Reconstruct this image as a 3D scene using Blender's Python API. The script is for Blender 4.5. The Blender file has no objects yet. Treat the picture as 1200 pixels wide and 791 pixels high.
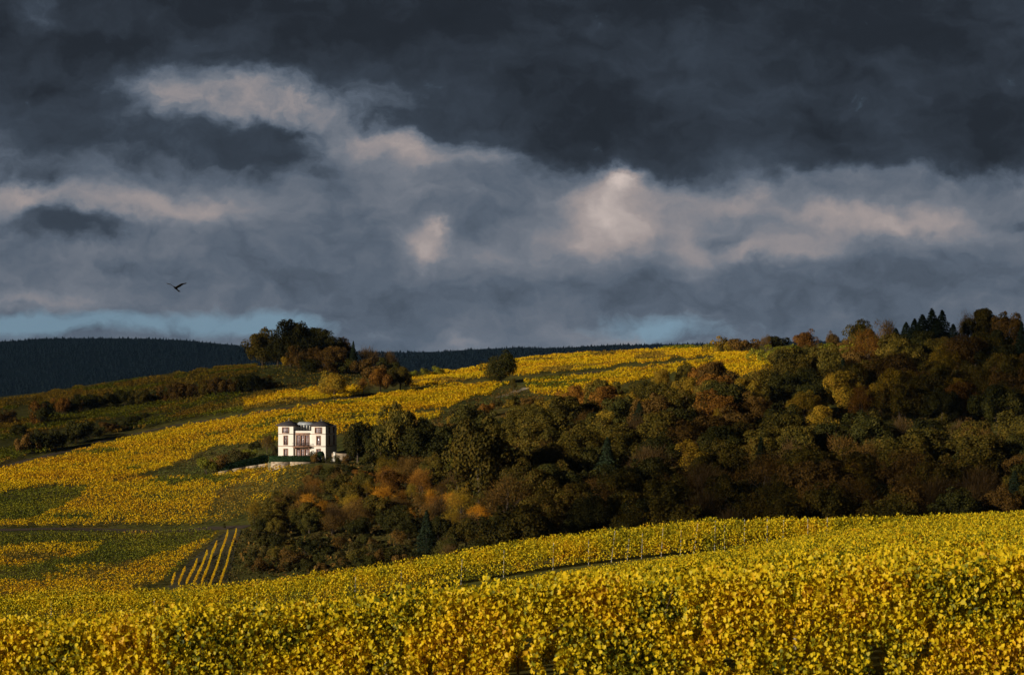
import bpy, math, random
import numpy as np
from mathutils import Vector, Matrix

rng = np.random.default_rng(11)
random.seed(11)
scn = bpy.context.scene
C = scn.collection
F = 2833.33          # focal length in pixels of the 1200 px wide photograph (85 mm on a 36 mm sensor)
HY = 430.0           # row of the true horizon in the photograph
R = math.radians

# ------------------------------------------------------------------ helpers
def tag(o, label=None, cat=None, group=None, kind=None):
    if label: o['label'] = label
    if cat: o['category'] = cat
    if group: o['group'] = group
    if kind: o['kind'] = kind
    return o

def link(o, parent=None):
    C.objects.link(o)
    if parent is not None: o.parent = parent
    return o

def empty(name, loc=(0, 0, 0), rz=0.0, scale=1.0):
    o = bpy.data.objects.new(name, None)
    C.objects.link(o)
    o.location = loc; o.rotation_euler = (0, 0, rz); o.scale = (scale,) * 3
    o.empty_display_size = 0.5
    return o

def mesh_np(name, verts, faces, mat=None, smooth=False):
    """verts (N,3); faces (M,k) array, or a list of such arrays."""
    me = bpy.data.meshes.new(name)
    verts = np.asarray(verts, dtype=np.float32)
    fl = faces if isinstance(faces, list) else [faces]
    fl = [np.asarray(f, dtype=np.int32) for f in fl if len(f)]
    nl = sum(f.size for f in fl); nf = sum(len(f) for f in fl)
    me.vertices.add(len(verts)); me.vertices.foreach_set('co', verts.ravel())
    me.loops.add(nl); me.polygons.add(nf)
    me.loops.foreach_set('vertex_index', np.concatenate([f.ravel() for f in fl]))
    tot = np.concatenate([np.full(len(f), f.shape[1], dtype=np.int32) for f in fl])
    st = np.concatenate([[0], np.cumsum(tot)[:-1]]).astype(np.int32)
    me.polygons.foreach_set('loop_start', st)
    if smooth: me.polygons.foreach_set('use_smooth', np.ones(nf, dtype=bool))
    me.update(calc_edges=True); me.validate()
    if mat is not None: me.materials.append(mat)
    return me

def mesh_obj(name, verts, faces, mat=None, parent=None, smooth=False):
    return link(bpy.data.objects.new(name, mesh_np(name, verts, faces, mat, smooth)), parent)

def norm(a): return a / np.maximum(np.linalg.norm(a, axis=-1, keepdims=True), 1e-9)

def basis(n):
    r = rng.normal(size=n.shape)
    t = norm(r - n * np.sum(r * n, -1, keepdims=True))
    return t, np.cross(n, t)

def quads(c, n, s, asp=1.0, taper=0.7):
    """leaf clumps: one irregular four-cornered face per centre"""
    n = norm(n); t, b = basis(n); N = len(c)
    s = np.broadcast_to(np.asarray(s, float).reshape(-1, 1), (N, 1))
    j = lambda: 0.75 + 0.5 * rng.random((N, 1))
    h = s * 0.5
    v = np.stack([c - t * h * j() * asp, c - b * h * j() * taper, c + t * h * j() * asp, c + b * h * j() * taper], 1)
    f = np.arange(N * 4).reshape(N, 4)
    return v.reshape(-1, 3), f

def leaves(c, n, s):
    """five-pointed folded vine leaf: two four-cornered halves along the midrib"""
    n = norm(n); N = len(c)
    r = rng.normal(0, .6, n.shape) + np.array([0, 0, -1.])      # tips hang down
    t = norm(r - n * np.sum(r * n, -1, keepdims=True)); b = np.cross(n, t)
    s = np.broadcast_to(np.asarray(s, float).reshape(-1, 1), (N, 1))
    fold = s * (0.05 + 0.22 * rng.random((N, 1)))
    curl = s * (rng.random((N, 1)) - 0.4) * 0.35
    P = lambda a, w, h: c + t * s * a + b * s * w + n * h
    w1 = .30 + .22 * rng.random((N, 1)); w2 = .30 + .22 * rng.random((N, 1)); a1 = rng.uniform(-.42, -.1, (N, 1)); a2 = rng.uniform(.0, .3, (N, 1))
    base = P(-0.34, 0, 0); tip = P(0.58, 0, -curl)
    v = np.stack([base, P(a1, w1, fold), P(a2, w1 * .9, fold - curl * 0.7), tip,
                  P(a2 + .05, -w2 * .9, fold - curl * 0.5), P(a1 + .04, -w2, fold)], 1)
    k = np.arange(N)[:, None] * 6
    f = np.concatenate([k + np.array([[0, 1, 2, 3]]), k + np.array([[0, 3, 4, 5]])])
    return v.reshape(-1, 3), f

def merge(parts):
    vs, fs, o = [], [], 0
    for v, f in parts:
        vs.append(v); fs.append(np.asarray(f) + o); o += len(v)
    ks = sorted({f.shape[1] for f in fs})
    return np.concatenate(vs), [np.concatenate([f for f in fs if f.shape[1] == k]) for k in ks]

def tube(p0, p1, r0, r1, k=6):
    p0 = np.array(p0, float); p1 = np.array(p1, float); d = norm(p1 - p0)
    a = np.array([1, 0, 0]) if abs(d[0]) < .8 else np.array([0, 1, 0])
    t = norm(np.cross(d, a)); b = np.cross(d, t)
    an = np.arange(k) * 2 * math.pi / k
    ring = np.cos(an)[:, None] * t + np.sin(an)[:, None] * b
    v = np.concatenate([p0 + ring * r0, p1 + ring * r1, [p0], [p1]])
    i = np.arange(k); j = (i + 1) % k
    f4 = np.stack([i, j, j + k, i + k], 1)
    cap = np.concatenate([np.stack([j, i, np.full(k, 2 * k), np.full(k, 2 * k)], 1)[:, :3], np.stack([i + k, j + k, np.full(k, 2 * k + 1)], 1)])
    return [(v, f4), (v, cap)]

def box(x0, x1, y0, y1, z0, z1):
    v = np.array([[x, y, z] for x in (x0, x1) for y in (y0, y1) for z in (z0, z1)], float)
    f = np.array([[0, 1, 3, 2], [4, 6, 7, 5], [0, 4, 5, 1], [2, 3, 7, 6], [0, 2, 6, 4], [1, 5, 7, 3]])
    return v, f

def vnoise(x, y, seed=0):
    """smooth value noise in [-1,1]"""
    x = np.asarray(x, float); y = np.asarray(y, float)
    xi = np.floor(x).astype(np.int64); yi = np.floor(y).astype(np.int64)
    fx = x - xi; fy = y - yi
    fx = fx * fx * (3 - 2 * fx); fy = fy * fy * (3 - 2 * fy)
    def h(a, b):
        n = (a * 374761393 + b * 668265263 + seed * 144665) & 0x7fffffff
        n = ((n ^ (n >> 13)) * 1274126177) & 0x7fffffff
        return ((n ^ (n >> 16)) & 0xffff) / 32767.5 - 1
    return (h(xi, yi) * (1 - fx) + h(xi + 1, yi) * fx) * (1 - fy) + (h(xi, yi + 1) * (1 - fx) + h(xi + 1, yi + 1) * fx) * fy

def inpoly(px, py, poly):
    px = np.asarray(px); py = np.asarray(py); ins = np.zeros(px.shape, bool)
    P = list(poly)
    for (x0, y0), (x1, y1) in zip(P, P[1:] + P[:1]):
        if y0 == y1: continue
        c = ((y0 > py) != (y1 > py)) & (px < (x1 - x0) * (py - y0) / (y1 - y0) + x0)
        ins ^= c
    return ins

# ------------------------------------------------------------------ terrain heights
cols = np.array([-400, 0, 200, 360, 500, 600, 720, 850, 1000, 1200, 1600.])
T38 = np.array([765, 742, 728, 717, 705, 697, 689, 681, 674, 662, 640.])
T150 = np.array([752, 735, 727, 714, 695, 677, 657, 641, 617, 600, 575.])
T170 = np.array([715, 703, 695, 680, 658, 641, 625, 613, 611, 604, 590.])
far = {480: [715, 700, 695, 690, 680, 670, 660, 650, 640, 630, 615],
       540: [665, 650, 650, 635, 625, 617, 610, 602, 595, 588, 580],
       600: [622, 606, 605, 581, 572, 565, 560, 552, 545, 538, 530],
       650: [590, 575, 570, 545, 536, 528, 523, 515, 508, 500, 492],
       720: [560, 545, 535, 508, 496, 490, 484, 474, 462, 455, 448],
       800: [530, 515, 500, 475, 468, 461, 455, 438, 418, 413, 408],
       900: [505, 487, 464, 446, 447, 438, 428, 415, 404, 399, 395],
       1000: [485, 467, 438, 427, 437, 424, 412, 406, 403, 400, 396],
       1150: [490, 474, 446, 435, 443, 429, 417, 410, 407, 404, 400]}
zpy = lambda py, D: -(np.array(py, float) - HY) / F * D
VH = 1.85
z38 = zpy(T38, 38) - VH; z150 = zpy(T150, 150) - VH; z170 = zpy(T170, 170) - VH
sl = (z150 - z38) / 112
st = {0.: z38 - sl * 38, 38.: z38, 70.: z38 + sl * 32, 100.: z38 + sl * 62, 130.: z38 + sl * 92, 150.: z150, 170.: z170, 178.: z170 - .3, 195.: z170 - 2.4}
z480 = zpy(far[480], 480); z420 = z480 - .4
st[260.] = .45 * z420 + .55 * z170; st[340.] = .78 * z420 + .22 * z170; st[420.] = z420
for d, p in far.items(): st[float(d)] = zpy(p, d)
st[1300.] = st[1150.] - 22; st[1600.] = st[1150.] * 0 - 60; st[2200.] = st[1150.] * 0 - 95; st[12000.] = st[1150.] * 0 - 95
Ds = np.array(sorted(st)); Z = np.array([st[d] for d in Ds])
def pchip(xs, ys, x):
    h = np.diff(xs); dl = np.diff(ys, axis=0) / h[:, None]
    m = np.zeros_like(ys); m[0] = dl[0]; m[-1] = dl[-1]
    a, b = dl[:-1], dl[1:]
    w1 = (2 * h[1:] + h[:-1])[:, None]; w2 = (h[1:] + 2 * h[:-1])[:, None]
    with np.errstate(divide='ignore', invalid='ignore'):
        hm = (w1 + w2) / (w1 / a + w2 / b)
    m[1:-1] = np.where(a * b > 0, hm, 0)
    i = np.clip(np.searchsorted(xs, x) - 1, 0, len(xs) - 2)
    t = ((x - xs[i]) / h[i])[:, None]; H = h[i][:, None]
    return (ys[i] * (2 * t**3 - 3 * t**2 + 1) + m[i] * H * (t**3 - 2 * t**2 + t) + ys[i + 1] * (-2 * t**3 + 3 * t**2) + m[i + 1] * H * (t**3 - t**2))
DF = np.arange(0, 2205, 5.0)
PF = np.arange(-400, 1601, 20.0)
G1 = pchip(Ds, Z, DF)
GT = pchip(cols, G1.T.copy(), PF).T
k = np.array([1, 2, 3, 4, 3, 2, 1.]) / 16
GT = np.apply_along_axis(lambda r: np.convolve(np.pad(r, 3, mode='edge'), k, 'valid'), 1, GT)
def gz(X, Y):
    X = np.asarray(X, float); Y = np.asarray(Y, float)
    px = np.clip(600 + X / np.maximum(Y, 4) * F, -400, 1599.9)
    d = np.clip(Y, 0, 2199.9)
    a = (px + 400) / 20; b = d / 5
    i = a.astype(int); j = b.astype(int); fa = a - i; fb = b - j
    z = (GT[j, i] * (1 - fa) + GT[j, i + 1] * fa) * (1 - fb) + (GT[j + 1, i] * (1 - fa) + GT[j + 1, i + 1] * fa) * fb
    z = z + 2.6 * np.exp(-((X + 57) / 13) ** 2 - ((Y - 637) / 15) ** 2)
    amp = np.clip((d - 300) / 300, 0, 1) * 0.5
    return z + amp * (vnoise(X / 23, Y / 23, 3) + .5 * vnoise(X / 9, Y / 9, 4))
def proj(X, Y, Zv): return 600 + X / Y * F, HY - Zv / Y * F
_dd = np.arange(470, 1100, 2.0)
def ground(px, py):
    """where the far hillside shows at (px, py) of the photograph"""
    X = (px - 600) / F * _dd; z = gz(X, _dd); p = HY - z / _dd * F
    i = np.argmax(p <= py) if (p <= py).any() else int(np.argmin(p))
    return float(X[i]), float(_dd[i]), float(z[i])
def at(px, D, py): return ((px - 600) / F * D, D, -(py - HY) / F * D)

# ------------------------------------------------------------------ materials
def newmat(name):
    m = bpy.data.materials.new(name); m.use_nodes = True
    nt = m.node_tree; nt.nodes.clear()
    return m, nt, nt.nodes, nt.links

def ramp(nd, cols_, interp='LINEAR'):
    r = nd.new('ShaderNodeValToRGB'); e = r.color_ramp.elements; r.color_ramp.interpolation = interp
    while len(e) > 1: e.remove(e[-1])
    for i, (p, c) in enumerate(cols_):
        el = e[0] if i == 0 else e.new(p)
        el.position = p; el.color = (*c, 1)
    return r

def leafmat(name, colors, nscale=0.15, trans=0.22, var=0.35, rough=0.65, spec=0.06):
    m, nt, nd, lk = newmat(name)
    out = nd.new('ShaderNodeOutputMaterial')
    geo = nd.new('ShaderNodeNewGeometry'); oi = nd.new('ShaderNodeObjectInfo')
    nz = nd.new('ShaderNodeTexNoise'); nz.inputs['Scale'].default_value = nscale; nz.inputs['Detail'].default_value = 3
    lk.new(geo.outputs['Position'], nz.inputs['Vector'])
    # leaf's own place on the ramp, pulled about by the patch it grows in
    mm = nd.new('ShaderNodeMath'); mm.operation = 'MULTIPLY_ADD'; mm.inputs[1].default_value = 0.62
    lk.new(geo.outputs['Random Per Island'], mm.inputs[0])
    ms = nd.new('ShaderNodeMath'); ms.operation = 'MULTIPLY_ADD'; ms.inputs[1].default_value = 1.5; ms.inputs[2].default_value = -0.56
    lk.new(nz.outputs['Fac'], ms.inputs[0]); lk.new(ms.outputs[0], mm.inputs[2]); mm.use_clamp = True
    n = len(colors)
    r = ramp(nd, [(i / (n - 1), c) for i, c in enumerate(colors)])
    lk.new(mm.outputs[0], r.inputs['Fac'])
    hs = nd.new('ShaderNodeHueSaturation')
    v = nd.new('ShaderNodeMapRange'); v.inputs['To Min'].default_value = 1 - var; v.inputs['To Max'].default_value = 1 + var
    lk.new(oi.outputs['Random'], v.inputs['Value']); lk.new(v.outputs[0], hs.inputs['Value'])
    lk.new(r.outputs['Color'], hs.inputs['Color'])
    p = nd.new('ShaderNodeBsdfPrincipled'); p.inputs['Roughness'].default_value = rough
    p.inputs['Specular IOR Level'].default_value = spec
    lk.new(hs.outputs['Color'], p.inputs['Base Color'])
    tr = nd.new('ShaderNodeBsdfTranslucent'); lk.new(hs.outputs['Color'], tr.inputs['Color'])
    mx = nd.new('ShaderNodeMixShader'); mx.inputs[0].default_value = trans
    lk.new(p.outputs[0], mx.inputs[1]); lk.new(tr.outputs[0], mx.inputs[2])
    lk.new(mx.outputs[0], out.inputs['Surface'])
    return m

def surfmat(name, c1, c2, scale=2.0, rough=0.85, detail=6, c3=None, bump=0.0, spec=0.3):
    m, nt, nd, lk = newmat(name)
    out = nd.new('ShaderNodeOutputMaterial')
    tc = nd.new('ShaderNodeTexCoord')
    nz = nd.new('ShaderNodeTexNoise'); nz.inputs['Scale'].default_value = scale; nz.inputs['Detail'].default_value = detail
    lk.new(tc.outputs['Object'], nz.inputs['Vector'])
    cs = [(0.3, c1), (0.7, c2)] if c3 is None else [(0.28, c1), (0.5, c2), (0.72, c3)]
    r = ramp(nd, cs); lk.new(nz.outputs['Fac'], r.inputs['Fac'])
    p = nd.new('ShaderNodeBsdfPrincipled'); p.inputs['Roughness'].default_value = rough
    p.inputs['Specular IOR Level'].default_value = spec
    lk.new(r.outputs['Color'], p.inputs['Base Color'])
    if bump:
        b = nd.new('ShaderNodeBump'); b.inputs['Strength'].default_value = bump
        lk.new(nz.outputs['Fac'], b.inputs['Height']); lk.new(b.outputs[0], p.inputs['Normal'])
    lk.new(p.outputs[0], out.inputs['Surface'])
    return m

def stonemat(name):
    m, nt, nd, lk = newmat(name)
    out = nd.new('ShaderNodeOutputMaterial'); tc = nd.new('ShaderNodeTexCoord')
    vo = nd.new('ShaderNodeTexVoronoi'); vo.inputs['Scale'].default_value = 2.2
    mp = nd.new('ShaderNodeMapping'); mp.inputs['Scale'].default_value = (1, 1, 1.8)
    lk.new(tc.outputs['Object'], mp.inputs[0]); lk.new(mp.outputs[0], vo.inputs['Vector'])
    nz = nd.new('ShaderNodeTexNoise'); nz.inputs['Scale'].default_value = .6; nz.inputs['Detail'].default_value = 6
    lk.new(tc.outputs['Object'], nz.inputs['Vector'])
    r = ramp(nd, [(0., (.20, .15, .11)), (.5, (.38, .30, .22)), (1., (.50, .42, .33))])
    sp = nd.new('ShaderNodeSeparateColor'); lk.new(vo.outputs['Color'], sp.inputs[0])
    lk.new(sp.outputs[0], r.inputs['Fac'])
    mx = nd.new('ShaderNodeMixRGB'); mx.blend_type = 'MULTIPLY'; mx.inputs[0].default_value = .6
    r2 = ramp(nd, [(.3, (.75, .7, .65)), (.6, (1, 1, 1))]); lk.new(nz.outputs['Fac'], r2.inputs['Fac'])
    lk.new(r.outputs[0], mx.inputs[1]); lk.new(r2.outputs[0], mx.inputs[2])
    p = nd.new('ShaderNodeBsdfPrincipled'); p.inputs['Roughness'].default_value = .9
    lk.new(mx.outputs[0], p.inputs['Base Color']); lk.new(p.outputs[0], out.inputs['Surface'])
    return m

M = {}
# vine leaves: greens at the low end, gold in the middle, rust and brown at the top
M['vine_near'] = leafmat('vine_leaf_gold', [(.06, .08, .008), (.20, .20, .010), (.52, .42, .012), (.76, .57, .014), (.78, .55, .012), (.74, .46, .010), (.46, .24, .012)], .9, .36, .05, .5, .2)
M['vine_mid'] = leafmat('vine_leaf_yellow', [(.06, .08, .008), (.18, .18, .010), (.46, .38, .012), (.70, .52, .012), (.70, .46, .010), (.46, .22, .010)], .5, .3, .06, .6, .12)
M['vine_gold'] = leafmat('vine_clump_gold', [(.24, .21, .010), (.54, .40, .010), (.74, .50, .009), (.76, .47, .009), (.66, .34, .009), (.34, .16, .010)], .05, .26, .05, .7, .08)
M['vine_green'] = leafmat('vine_clump_green', [(.06, .085, .010), (.10, .12, .012), (.16, .165, .014), (.24, .22, .014), (.36, .28, .014)], .05, .2, .05)
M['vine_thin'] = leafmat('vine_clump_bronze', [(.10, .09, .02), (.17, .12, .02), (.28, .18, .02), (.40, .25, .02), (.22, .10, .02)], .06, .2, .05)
M['oak'] = leafmat('olive_foliage', [(.032, .030, .007), (.058, .050, .009), (.092, .072, .011), (.14, .098, .013), (.12, .066, .013)], .12, .15)
M['green'] = leafmat('dark_green_foliage', [(.018, .019, .005), (.032, .033, .007), (.050, .046, .009), (.072, .058, .011)], .12, .12)
M['lime'] = leafmat('yellow_green_foliage', [(.07, .085, .012), (.13, .135, .015), (.20, .185, .016), (.27, .22, .016)], .15, .2)
M['gold'] = leafmat('golden_foliage', [(.08, .065, .012), (.16, .115, .014), (.27, .18, .015), (.34, .20, .016), (.18, .095, .015)], .15, .2)
M['rust'] = leafmat('rust_foliage', [(.07, .038, .011), (.13, .060, .013), (.22, .095, .015), (.32, .15, .018), (.13, .06, .014)], .15, .2)
M['orange'] = leafmat('orange_foliage', [(.14, .07, .012), (.30, .13, .014), (.46, .20, .015), (.54, .27, .018), (.28, .12, .014)], .15, .25)
M['brown'] = leafmat('brown_foliage', [(.05, .031, .010), (.085, .052, .013), (.13, .074, .016), (.17, .09, .018), (.08, .046, .013)], .12, .12)
M['twig'] = leafmat('bare_twig', [(.045, .028, .012), (.075, .046, .017), (.105, .064, .021), (.085, .045, .016)], .2, .05)
M['spruce'] = leafmat('spruce_needles', [(.010, .017, .009), (.017, .026, .013), (.026, .036, .017)], .2, .05)
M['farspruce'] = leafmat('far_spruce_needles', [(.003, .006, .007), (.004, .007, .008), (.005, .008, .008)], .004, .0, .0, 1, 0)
M['hedge'] = leafmat('clipped_hedge', [(.008, .022, .010), (.014, .034, .013), (.022, .046, .016)], .5, .05)
M['scrub'] = leafmat('scrub_leaves', [(.018, .022, .007), (.038, .038, .010), (.06, .05, .013), (.08, .058, .015), (.045, .03, .012)], .1, .1)
M['grass'] = leafmat('bank_grass', [(.04, .055, .015), (.07, .085, .02), (.11, .11, .03)], .1, .1)
M['bark'] = surfmat('bark', (.05, .035, .025), (.10, .075, .055), 5)
M['post'] = surfmat('weathered_post', (.22, .20, .18), (.42, .40, .37), 8, .6)
M['plaster'] = surfmat('white_plaster', (.76, .73, .69), (.85, .83, .80), .5, .9)
M['sandstone'] = surfmat('red_sandstone', (.26, .13, .085), (.40, .22, .15), 1.5, .85)
M['slate'] = surfmat('dark_slate_roof', (.035, .033, .042), (.075, .068, .08), 3, .5)
M['zinc'] = surfmat('zinc_roof', (.24, .27, .32), (.36, .39, .44), 1.2, .35)
M['iron'] = surfmat('dark_iron', (.03, .032, .036), (.06, .06, .065), 4, .5)
M['curtain'] = surfmat('curtained_glass', (.16, .13, .16), (.50, .45, .50), 1.1, .08, spec=.6)
M['darkglass'] = surfmat('dark_glass', (.03, .04, .05), (.06, .07, .09), 1.5, .05, spec=.6)
M['whitepaint'] = surfmat('white_joinery', (.68, .66, .62), (.78, .76, .72), 3, .5)
M['stone'] = stonemat('rubble_stone')
M['soil'] = surfmat('track_soil', (.028, .02, .014), (.06, .042, .028), .6, .95)
M['pale_track'] = surfmat('pale_gravel_track', (.26, .22, .17), (.38, .33, .27), .8, .95)
M['terrace'] = surfmat('terrace_gravel', (.10, .10, .05), (.20, .17, .11), .8, .95)
M['feather'] = surfmat('dark_brown_feathers', (.012, .010, .009), (.035, .026, .02), 6, .7)
M['cloud'] = None

def groundmat():
    m, nt, nd, lk = newmat('hillside_ground')
    out = nd.new('ShaderNodeOutputMaterial'); geo = nd.new('ShaderNodeNewGeometry')
    n1 = nd.new('ShaderNodeTexNoise'); n1.inputs['Scale'].default_value = .03; n1.inputs['Detail'].default_value = 8; n1.inputs['Roughness'].default_value = .65
    n2 = nd.new('ShaderNodeTexNoise'); n2.inputs['Scale'].default_value = .55; n2.inputs['Detail'].default_value = 6
    lk.new(geo.outputs['Position'], n1.inputs['Vector']); lk.new(geo.outputs['Position'], n2.inputs['Vector'])
    r1 = ramp(nd, [(.32, (.045, .055, .012)), (.5, (.085, .085, .018)), (.68, (.12, .09, .025))])
    r2 = ramp(nd, [(.3, (.45, .45, .45)), (.7, (1.25, 1.2, 1.1))])
    lk.new(n1.outputs['Fac'], r1.inputs['Fac']); lk.new(n2.outputs['Fac'], r2.inputs['Fac'])
    mx = nd.new('ShaderNodeMixRGB'); mx.blend_type = 'MULTIPLY'; mx.inputs[0].default_value = 1
    lk.new(r1.outputs[0], mx.inputs[1]); lk.new(r2.outputs[0], mx.inputs[2])
    p = nd.new('ShaderNodeBsdfPrincipled'); p.inputs['Roughness'].default_value = .95; p.inputs['Specular IOR Level'].default_value = .1
    lk.new(mx.outputs[0], p.inputs['Base Color'])
    b = nd.new('ShaderNodeBump'); b.inputs['Strength'].default_value = .6; b.inputs['Distance'].default_value = .5
    lk.new(n2.outputs['Fac'], b.inputs['Height']); lk.new(b.outputs[0], p.inputs['Normal'])
    lk.new(p.outputs[0], out.inputs['Surface'])
    return m
M['ground'] = groundmat()

# ------------------------------------------------------------------ ground sheet and far hills
pg = np.concatenate([[-9000, -5000, -2500, -1500, -900], np.arange(-500, 1701, 25), [2100, 2700, 3700, 6200, 10200.]])
dg = np.concatenate([np.arange(3, 200, 3.), np.arange(200, 460, 10.), np.arange(460, 1200, 6.), np.arange(1200, 2200, 50.), np.geomspace(2200, 11500, 14)])
PX, DD = np.meshgrid(pg, dg)
XX = (PX - 600) / F * DD
ZZ = gz(XX, DD)
def gridfaces(nr, nc):
    a = np.arange(nr * nc).reshape(nr, nc)
    return np.stack([a[:-1, :-1], a[:-1, 1:], a[1:, 1:], a[1:, :-1]], -1).reshape(-1, 4)
g = mesh_obj('ground', np.stack([XX, DD, ZZ], -1).reshape(-1, 3), gridfaces(*XX.shape), M['ground'], smooth=True)
tag(g, 'grassy ground of the valley and the vineyard hillside', 'ground', kind='structure')

hc_px = np.array([-1200, -600, -300, -100, 0, 60, 130, 200, 260, 300, 400, 480, 560, 650, 750, 830, 1000, 1300, 1800, 2400.])
hc_py = np.array([430, 424, 414, 408, 404.5, 402, 401, 403, 408, 412, 417, 418, 414, 412, 409, 407, 405, 404, 404, 410.])
def crest(px): return pchip(hc_px, hc_py[:, None], px)[:, 0]
hp = np.arange(-1200, 2401, 20.); hd = np.arange(5600, 8401, 100.)
HP, HD = np.meshgrid(hp, hd)
HX = (HP - 600) / F * HD
cz = -(crest(hp) - HY) / F * 7000
def hillz(px, d):
    c = -(crest(px) - HY) / F * 7000
    w = np.clip(1 - np.abs(d - 7000) / 1400, 0, 1); w = w * w * (3 - 2 * w)
    return -97 + (c + 97) * w + vnoise(px / 60, d / 220, 5) * 3 * w
HZ = hillz(HP.ravel(), HD.ravel()).reshape(HP.shape)
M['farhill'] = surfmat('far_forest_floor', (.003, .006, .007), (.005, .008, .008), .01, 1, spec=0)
h = mesh_obj('hills', np.stack([HX, HD, HZ], -1).reshape(-1, 3), gridfaces(*HX.shape), M['farhill'], smooth=True)
tag(h, 'dark wooded ridge far beyond the vineyards', 'hills', kind='structure')

def cones(c, hgt, rad, kk=6):
    """small spruces: two stacked ragged cones each"""
    N = len(c); an = np.arange(kk) * 2 * math.pi / kk
    vs = []; fs = []; per = 0
    V = []
    for lo, hi, rr in ((0.05, .7, 1.0), (.42, 1.0, .62)):
        j = 0.75 + .5 * rng.random((N, kk))
        ring = np.stack([c[:, None, 0] + np.cos(an) * rad[:, None] * rr * j, c[:, None, 1] + np.sin(an) * rad[:, None] * rr * j, c[:, None, 2] + hgt[:, None] * (lo + .06 * rng.random((N, kk)))], -1)
        apex = np.stack([c[:, 0], c[:, 1], c[:, 2] + hgt * hi], -1)[:, None]
        V.append(np.concatenate([ring, apex], 1))
    V = np.concatenate(V, 1); per = V.shape[1]
    i = np.arange(kk); j = (i + 1) % kk
    f0 = np.stack([i, j, np.full(kk, kk)], 1); f = np.concatenate([f0, f0 + kk + 1])
    Fc = (np.arange(N)[:, None, None] * per + f[None]).reshape(-1, 3)
    return V.reshape(-1, 3), Fc
n = 30000
fp = rng.uniform(-250, 1450, n); fd = np.where(rng.random(n) < .55, rng.normal(6980, 45, n), rng.uniform(5650, 7000, n))
fz = hillz(fp, fd); fx = (fp - 600) / F * fd
hh = rng.uniform(8, 15, n) * np.where(rng.random(n) < .1, 1.35, 1)
w = mesh_obj('far_forest', *cones(np.stack([fx, fd, fz - 1], -1), hh, rng.uniform(3.5, 6.5, n)), M['farspruce'])
tag(w, 'dark blue spruce forest covering the far ridge on the horizon', 'forest', kind='stuff')

# tracks draped over the hillside
def ribbon(name, pts, width, mat, label, lift=.08):
    P = np.array([ground(*p) for p in pts]); t = np.linspace(0, len(P) - 1, len(P) * 14)
    cx = np.interp(t, np.arange(len(P)), P[:, 0]); cy = np.interp(t, np.arange(len(P)), P[:, 1])
    d = np.stack([np.gradient(cx), np.gradient(cy)], 1); d /= np.linalg.norm(d, axis=1)[:, None]
    off = np.stack([-d[:, 1], d[:, 0]], 1)
    rows = []
    for s in np.linspace(-.5, .5, 5):
        x = cx + off[:, 0] * width * s; y = cy + off[:, 1] * width * s
        rows.append(np.stack([x, y, gz(x, y) + lift], 1))
    V = np.stack(rows, 1)
    o = mesh_obj(name, V.reshape(-1, 3), gridfaces(len(t), 5), mat)
    return tag(o, label, 'path', kind='structure')
ribbon('path', [(-60, 562), (0, 547), (60, 533), (130, 514), (197, 500), (280, 487), (360, 476), (430, 465), (500, 456), (553, 450), (606, 445), (645, 442), (700, 436), (800, 424)], 3.0, M['soil'], 'dark track crossing the golden hillside above the white villa')
ribbon('path', [(-60, 626), (0, 622), (120, 621), (240, 621), (290, 618)], 4, M['soil'], 'dark track between the two lower vineyards on the left')
ribbon('path', [(585, 466), (600, 461), (618, 455)], 3, M['pale_track'], 'short pale track below the lone dark tree')

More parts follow.
